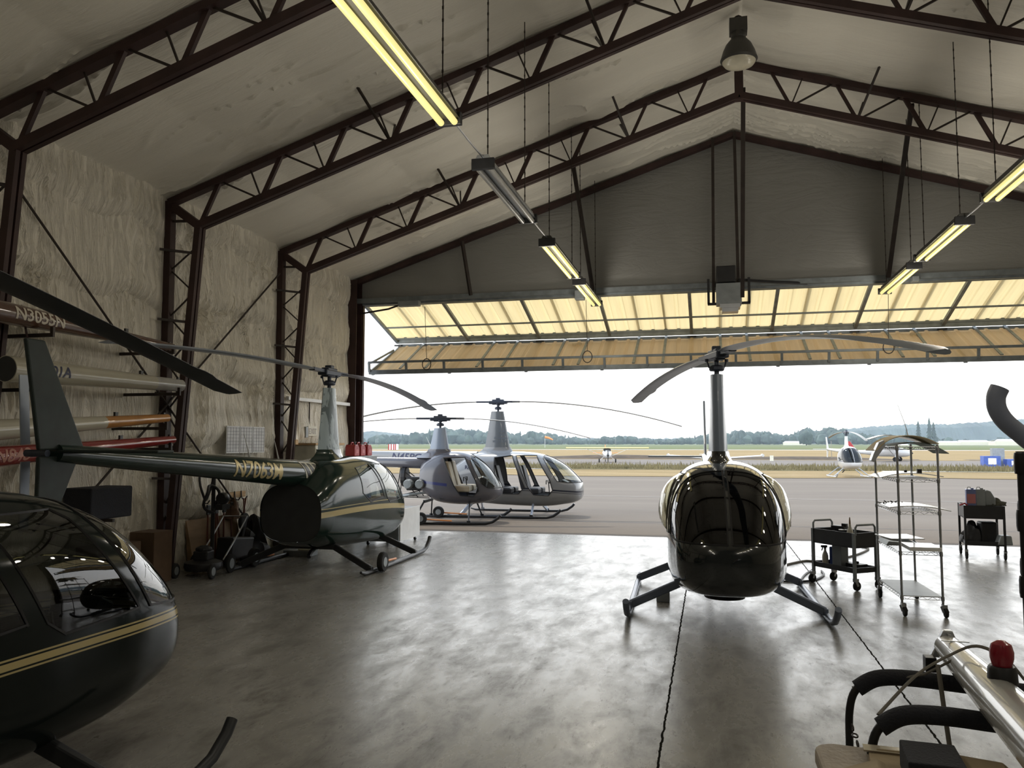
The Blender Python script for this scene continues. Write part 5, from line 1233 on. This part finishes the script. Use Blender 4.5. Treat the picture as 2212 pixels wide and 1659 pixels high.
# nearer conifers behind the rack
for k, (x, y, h, lb) in enumerate(((154,640,20,'tallest dark conifer rising behind the wire rack'),(149,650,18,'dark conifer just left of the tallest one behind the wire rack'),(158,645,17,'dark conifer just right of the tallest one behind the wire rack'),(141,650,13,'lower conifer at the left end of the clump behind the rack'),(61,560,10,'rounded pale tree right of the middle helicopter'))):
    t = thing('tree', lb, 'tree', (x,y,0)); mb = MB()
    if k < 4:
        for q in range(7):
            z0 = h*(.06+.125*q); r = h*.17*(1-.11*q); i = len(mb.v)
            for j in range(14): a = 2*pi*j/14+q; rr = r*(1 if j % 2 else .72)*r3.uniform(.85,1.15); mb.v.append((rr*math.cos(a), rr*math.sin(a), z0+r3.uniform(-.2,.2)))
            mb.v.append((0,0,z0+h*.22)); mb.f += [(i+j, i+(j+1) % 14, i+14) for j in range(14)]
    else:
        for q in range(5): i0 = len(mb.v); tree_shape(mb, 0, 0, h*.7, 1, r3); dx_, dz_ = r3.uniform(-2,2), r3.uniform(0,2.5); mb.v[i0:] = [(a+dx_, b_, c+dz_) for a, b_, c in mb.v[i0:]]
    mb.build('crown', M_LEAF, t, k == 4); MB().tube([(0,0,0),(0,0,h*.3)],.4,6).build('trunk', M_DIRT, t)
# far sheds, tower, wind sock, striped hut
def shed(x, y, w_, d, h, lb):
    t = thing('shed', lb, 'building', (x,y,0)); MB().box((0,0,h*.35),(w_,d,h*.7)).build('wall', M_CREAM, t)
    MB().prism([(-w_/2-.5,-d/2,h*.65),(w_/2+.5,-d/2,h*.65),(w_/2-w_*.08,0,h),(-w_/2+w_*.08,0,h)],(0,.4,0)).prism([(-w_/2-.5,d/2,h*.65),(w_/2+.5,d/2,h*.65),(w_/2-w_*.08,0,h),(-w_/2+w_*.08,0,h)],(0,.4,0)).build('roof', M_WHITE, t)
shed(62,640,17,10,3.0,'long low white roofed shed beyond the field, right of the middle helicopter'); shed(205,600,46,14,4.2,'long white roofed barn at the far right behind the rotor blade tip')
shed(176,620,20,12,3.6,'pale low farm building left of the long white barn'); shed(158,610,13,9,3.0,'small pale farm building nearer the wire rack')
t = thing('runway_hut', 'small red and white striped hut out on the field at the left', 'hut', (-81.0,200,0.05)); MB().box((0,0,.75),(2.1,1.8,1.5)).build('hut_wall', M_WHITE, t)
for x in (-.95,-.25,.45,.95): MB().box((x,-.93,.75),(.28,.03,1.5)).build('stripe', M_RED, t)
t = thing('wind_sock', 'red wind sock on a thin pole far across the field', 'wind sock', (-60.5,300,0)); MB().tube([(0,0,0),(0,0,4)],.06,5).build('pole', M_WHITE, t); MB().tube([(0,0,4),(1.5,0,3.7),(3,0,3.0)],[.5,.4,.25],8).build('sock', M_ORG, t)
t = thing('lattice_tower', 'faint lattice tower beyond the field by the door column', 'tower', (-128.5,300,0)); m = MB()
for sx in (-.5,.5): m.bar((sx,0,0),(sx*.5,0,9.6),.07,.07,(1,0,0))
for k in range(12): z = k*.8; m.bar((-.5+.02*k,0,z),(.5-.02*k,0,z+.8),.04,.04)
m.build('mast', M_GREYM, t)
tag(MB().tube([(-26,230,0),(-26,230,8.5)],.05,5).build('thin_pole', M_GREYM), 'thin pole far out on the field left of the middle helicopter', 'pole')
# crates
for x, h, lb in ((22.3,.85,'blue crate, leftmost on the taxiway edge at the right'),(24.0,.6,'blue crate, middle of the three at the right'),(25.8,.7,'blue crate, rightmost, beside the black rack')):
    t = thing('crate', lb, 'crate', (x,74,0.02), 0, None); MB().box((0,0,h/2),(1.25,.9,h)).build('crate_body', M_BLUE, t); MB().box((0,-.46,h*.5),(.6,.02,h*.6)).build('crate_label', M_WHITE, t)
tag(MB().box((23.2,75.2,.75),(.9,.6,1.5)).build('grey_locker', M_GREYM), 'pale grey upright box behind the blue crates', 'box')
tag(MB().box((-1.0+7.3,90,.3),(.35,.3,.6)).build('marker_box', M_CREAM), 'small pale marker by the dirt bank, right of the middle helicopter', 'marker')
# ================================================================== AEROPLANES
def plane(name, label, loc, heading, high, span, wing_m, body_m, tail_m, sc=1.0, dihedral=0.03, tip=False):
    t = thing(name, label, 'airplane', loc, heading); t.scale = (sc,)*3
    st_ = [(-4.2,0,.95,.05),(-2.5,0,.95,.22),(-1.0,0,1.0,.48),(0,0,1.05,.55),(1.0,0,.95,.48),(1.7,0,.90,.38),(2.0,0,.88,.25),(2.1,0,.88,.05)]
    C_ = catmull(st_, 4); MB().tube([(c[0],0,c[2]) for c in C_],[c[3] for c in C_],18).build('fuselage', body_m, t, True)
    MB().box((.15,0,1.45),(1.3,.82,.42)).build('cabin_window', M_CAB, t, bevel=.15)
    zw = 1.70 if high else .72
    for s_ in (-1,1):
        a = []
        for (q, f) in ((0,1.0),(.6,1.0),(1.0,.8)):
            y = s_*span/2*q; ch = 1.45*f; z = zw+dihedral*abs(y)
            a.append([(.85-(1.45-ch)*.3,y,z),(.6,y,z+.10),(.0,y,z+.09),(.85-ch,y,z+.01),(.2,y,z-.03),(.85-(1.45-ch)*.3,y,z)])
        wg = MB().grid(a).build('wing', wing_m, t, True)
        if tip: MB().tube([(-.5,s_*span/2,zw+dihedral*span/2+.05),(.9,s_*span/2,zw+dihedral*span/2+.05)],.14,8).build('wing_tip', wing_m, wg)
        if high: MB().bar((.5,s_*.45,.75),(.4,s_*span*.28,zw+.02),.09,.04).build('wing_strut', body_m, t)
        MB().prism([(-4.2,0,1.05),(-3.3,0,1.05),(-3.5,s_*1.5,1.08),(-4.1,s_*1.5,1.08)],(0,0,.05)).build('tailplane', tail_m, t)
        w_ = MB().wheel((.8,s_*.95,.24),.24,.14,'y').build('main_wheel', M_RUB, t, True); MB().bar((.7,s_*.35,.75),(.8,s_*.92,.24),.08,.05).build('gear_leg', body_m, t)
    MB().prism([(-4.3,-.03,1.0),(-3.2,-.03,1.05),(-3.9,-.03,2.1),(-4.4,-.03,2.1)],(0,.06,0)).build('tail_fin', tail_m, t)
    MB().bar((2.12,0,.05),(2.12,0,1.72),.10,.03,(1,0,0)).lathe((2.1,0,.88),[(.14,0),(.12,.12),(.02,.22)],12,'x').build('propeller', M_BLK, t)
    MB().wheel((-3.9 if high else 1.7,0,.14),.14,.08,'y').bar((-3.9 if high else 1.7,0,.14),(-3.8 if high else 1.6,0,.8),.05,.04).build('small_wheel', M_RUB, t)
M_YEL = mat('amber_wing_paint', (0.72,0.45,0.14), .4)
plane('airplane', 'small airplane with amber high wing parked on the taxiway, left of the middle helicopter', (-9.9,80,0), math.radians(-80), True, 9.6, M_YEL, P_WHT2, M_ORG, .84, .0)
plane('airplane', 'white low wing airplane with tip tanks behind the middle helicopter', (0.35,70,0), math.radians(-90), False, 9.0, P_WHT2, P_WHT2, P_WHT2, .85, .07, True)
plane('airplane', 'high wing airplane with red tail behind the small white helicopter and the rack', (18.2,92,0), math.radians(-25), True, 10.5, P_WHT2, P_WHT2, M_RED, 1.0, .0)
# summer haze over the airfield: a thin even layer of air
hv = bpy.data.materials.new('summer_haze'); hv.use_nodes = True; nt = hv.node_tree; nt.nodes.clear()
o_ = nt.nodes.new('ShaderNodeOutputMaterial'); vs_ = nt.nodes.new('ShaderNodeVolumeScatter'); vs_.inputs['Density'].default_value = HAZE
vs_.inputs['Color'].default_value = (0.50,0.61,0.76,1); vs_.inputs['Anisotropy'].default_value = 0.0; lk(nt, vs_.outputs[0], o_.inputs['Volume'])
hz_ = MB().box((0,1300,38),(5000,2200,77)).build('summer_haze', hv); tag(hz_, 'pale summer haze over the far trees and hills', 'haze', kind='stuff')
scene.cycles.volume_bounces = 1
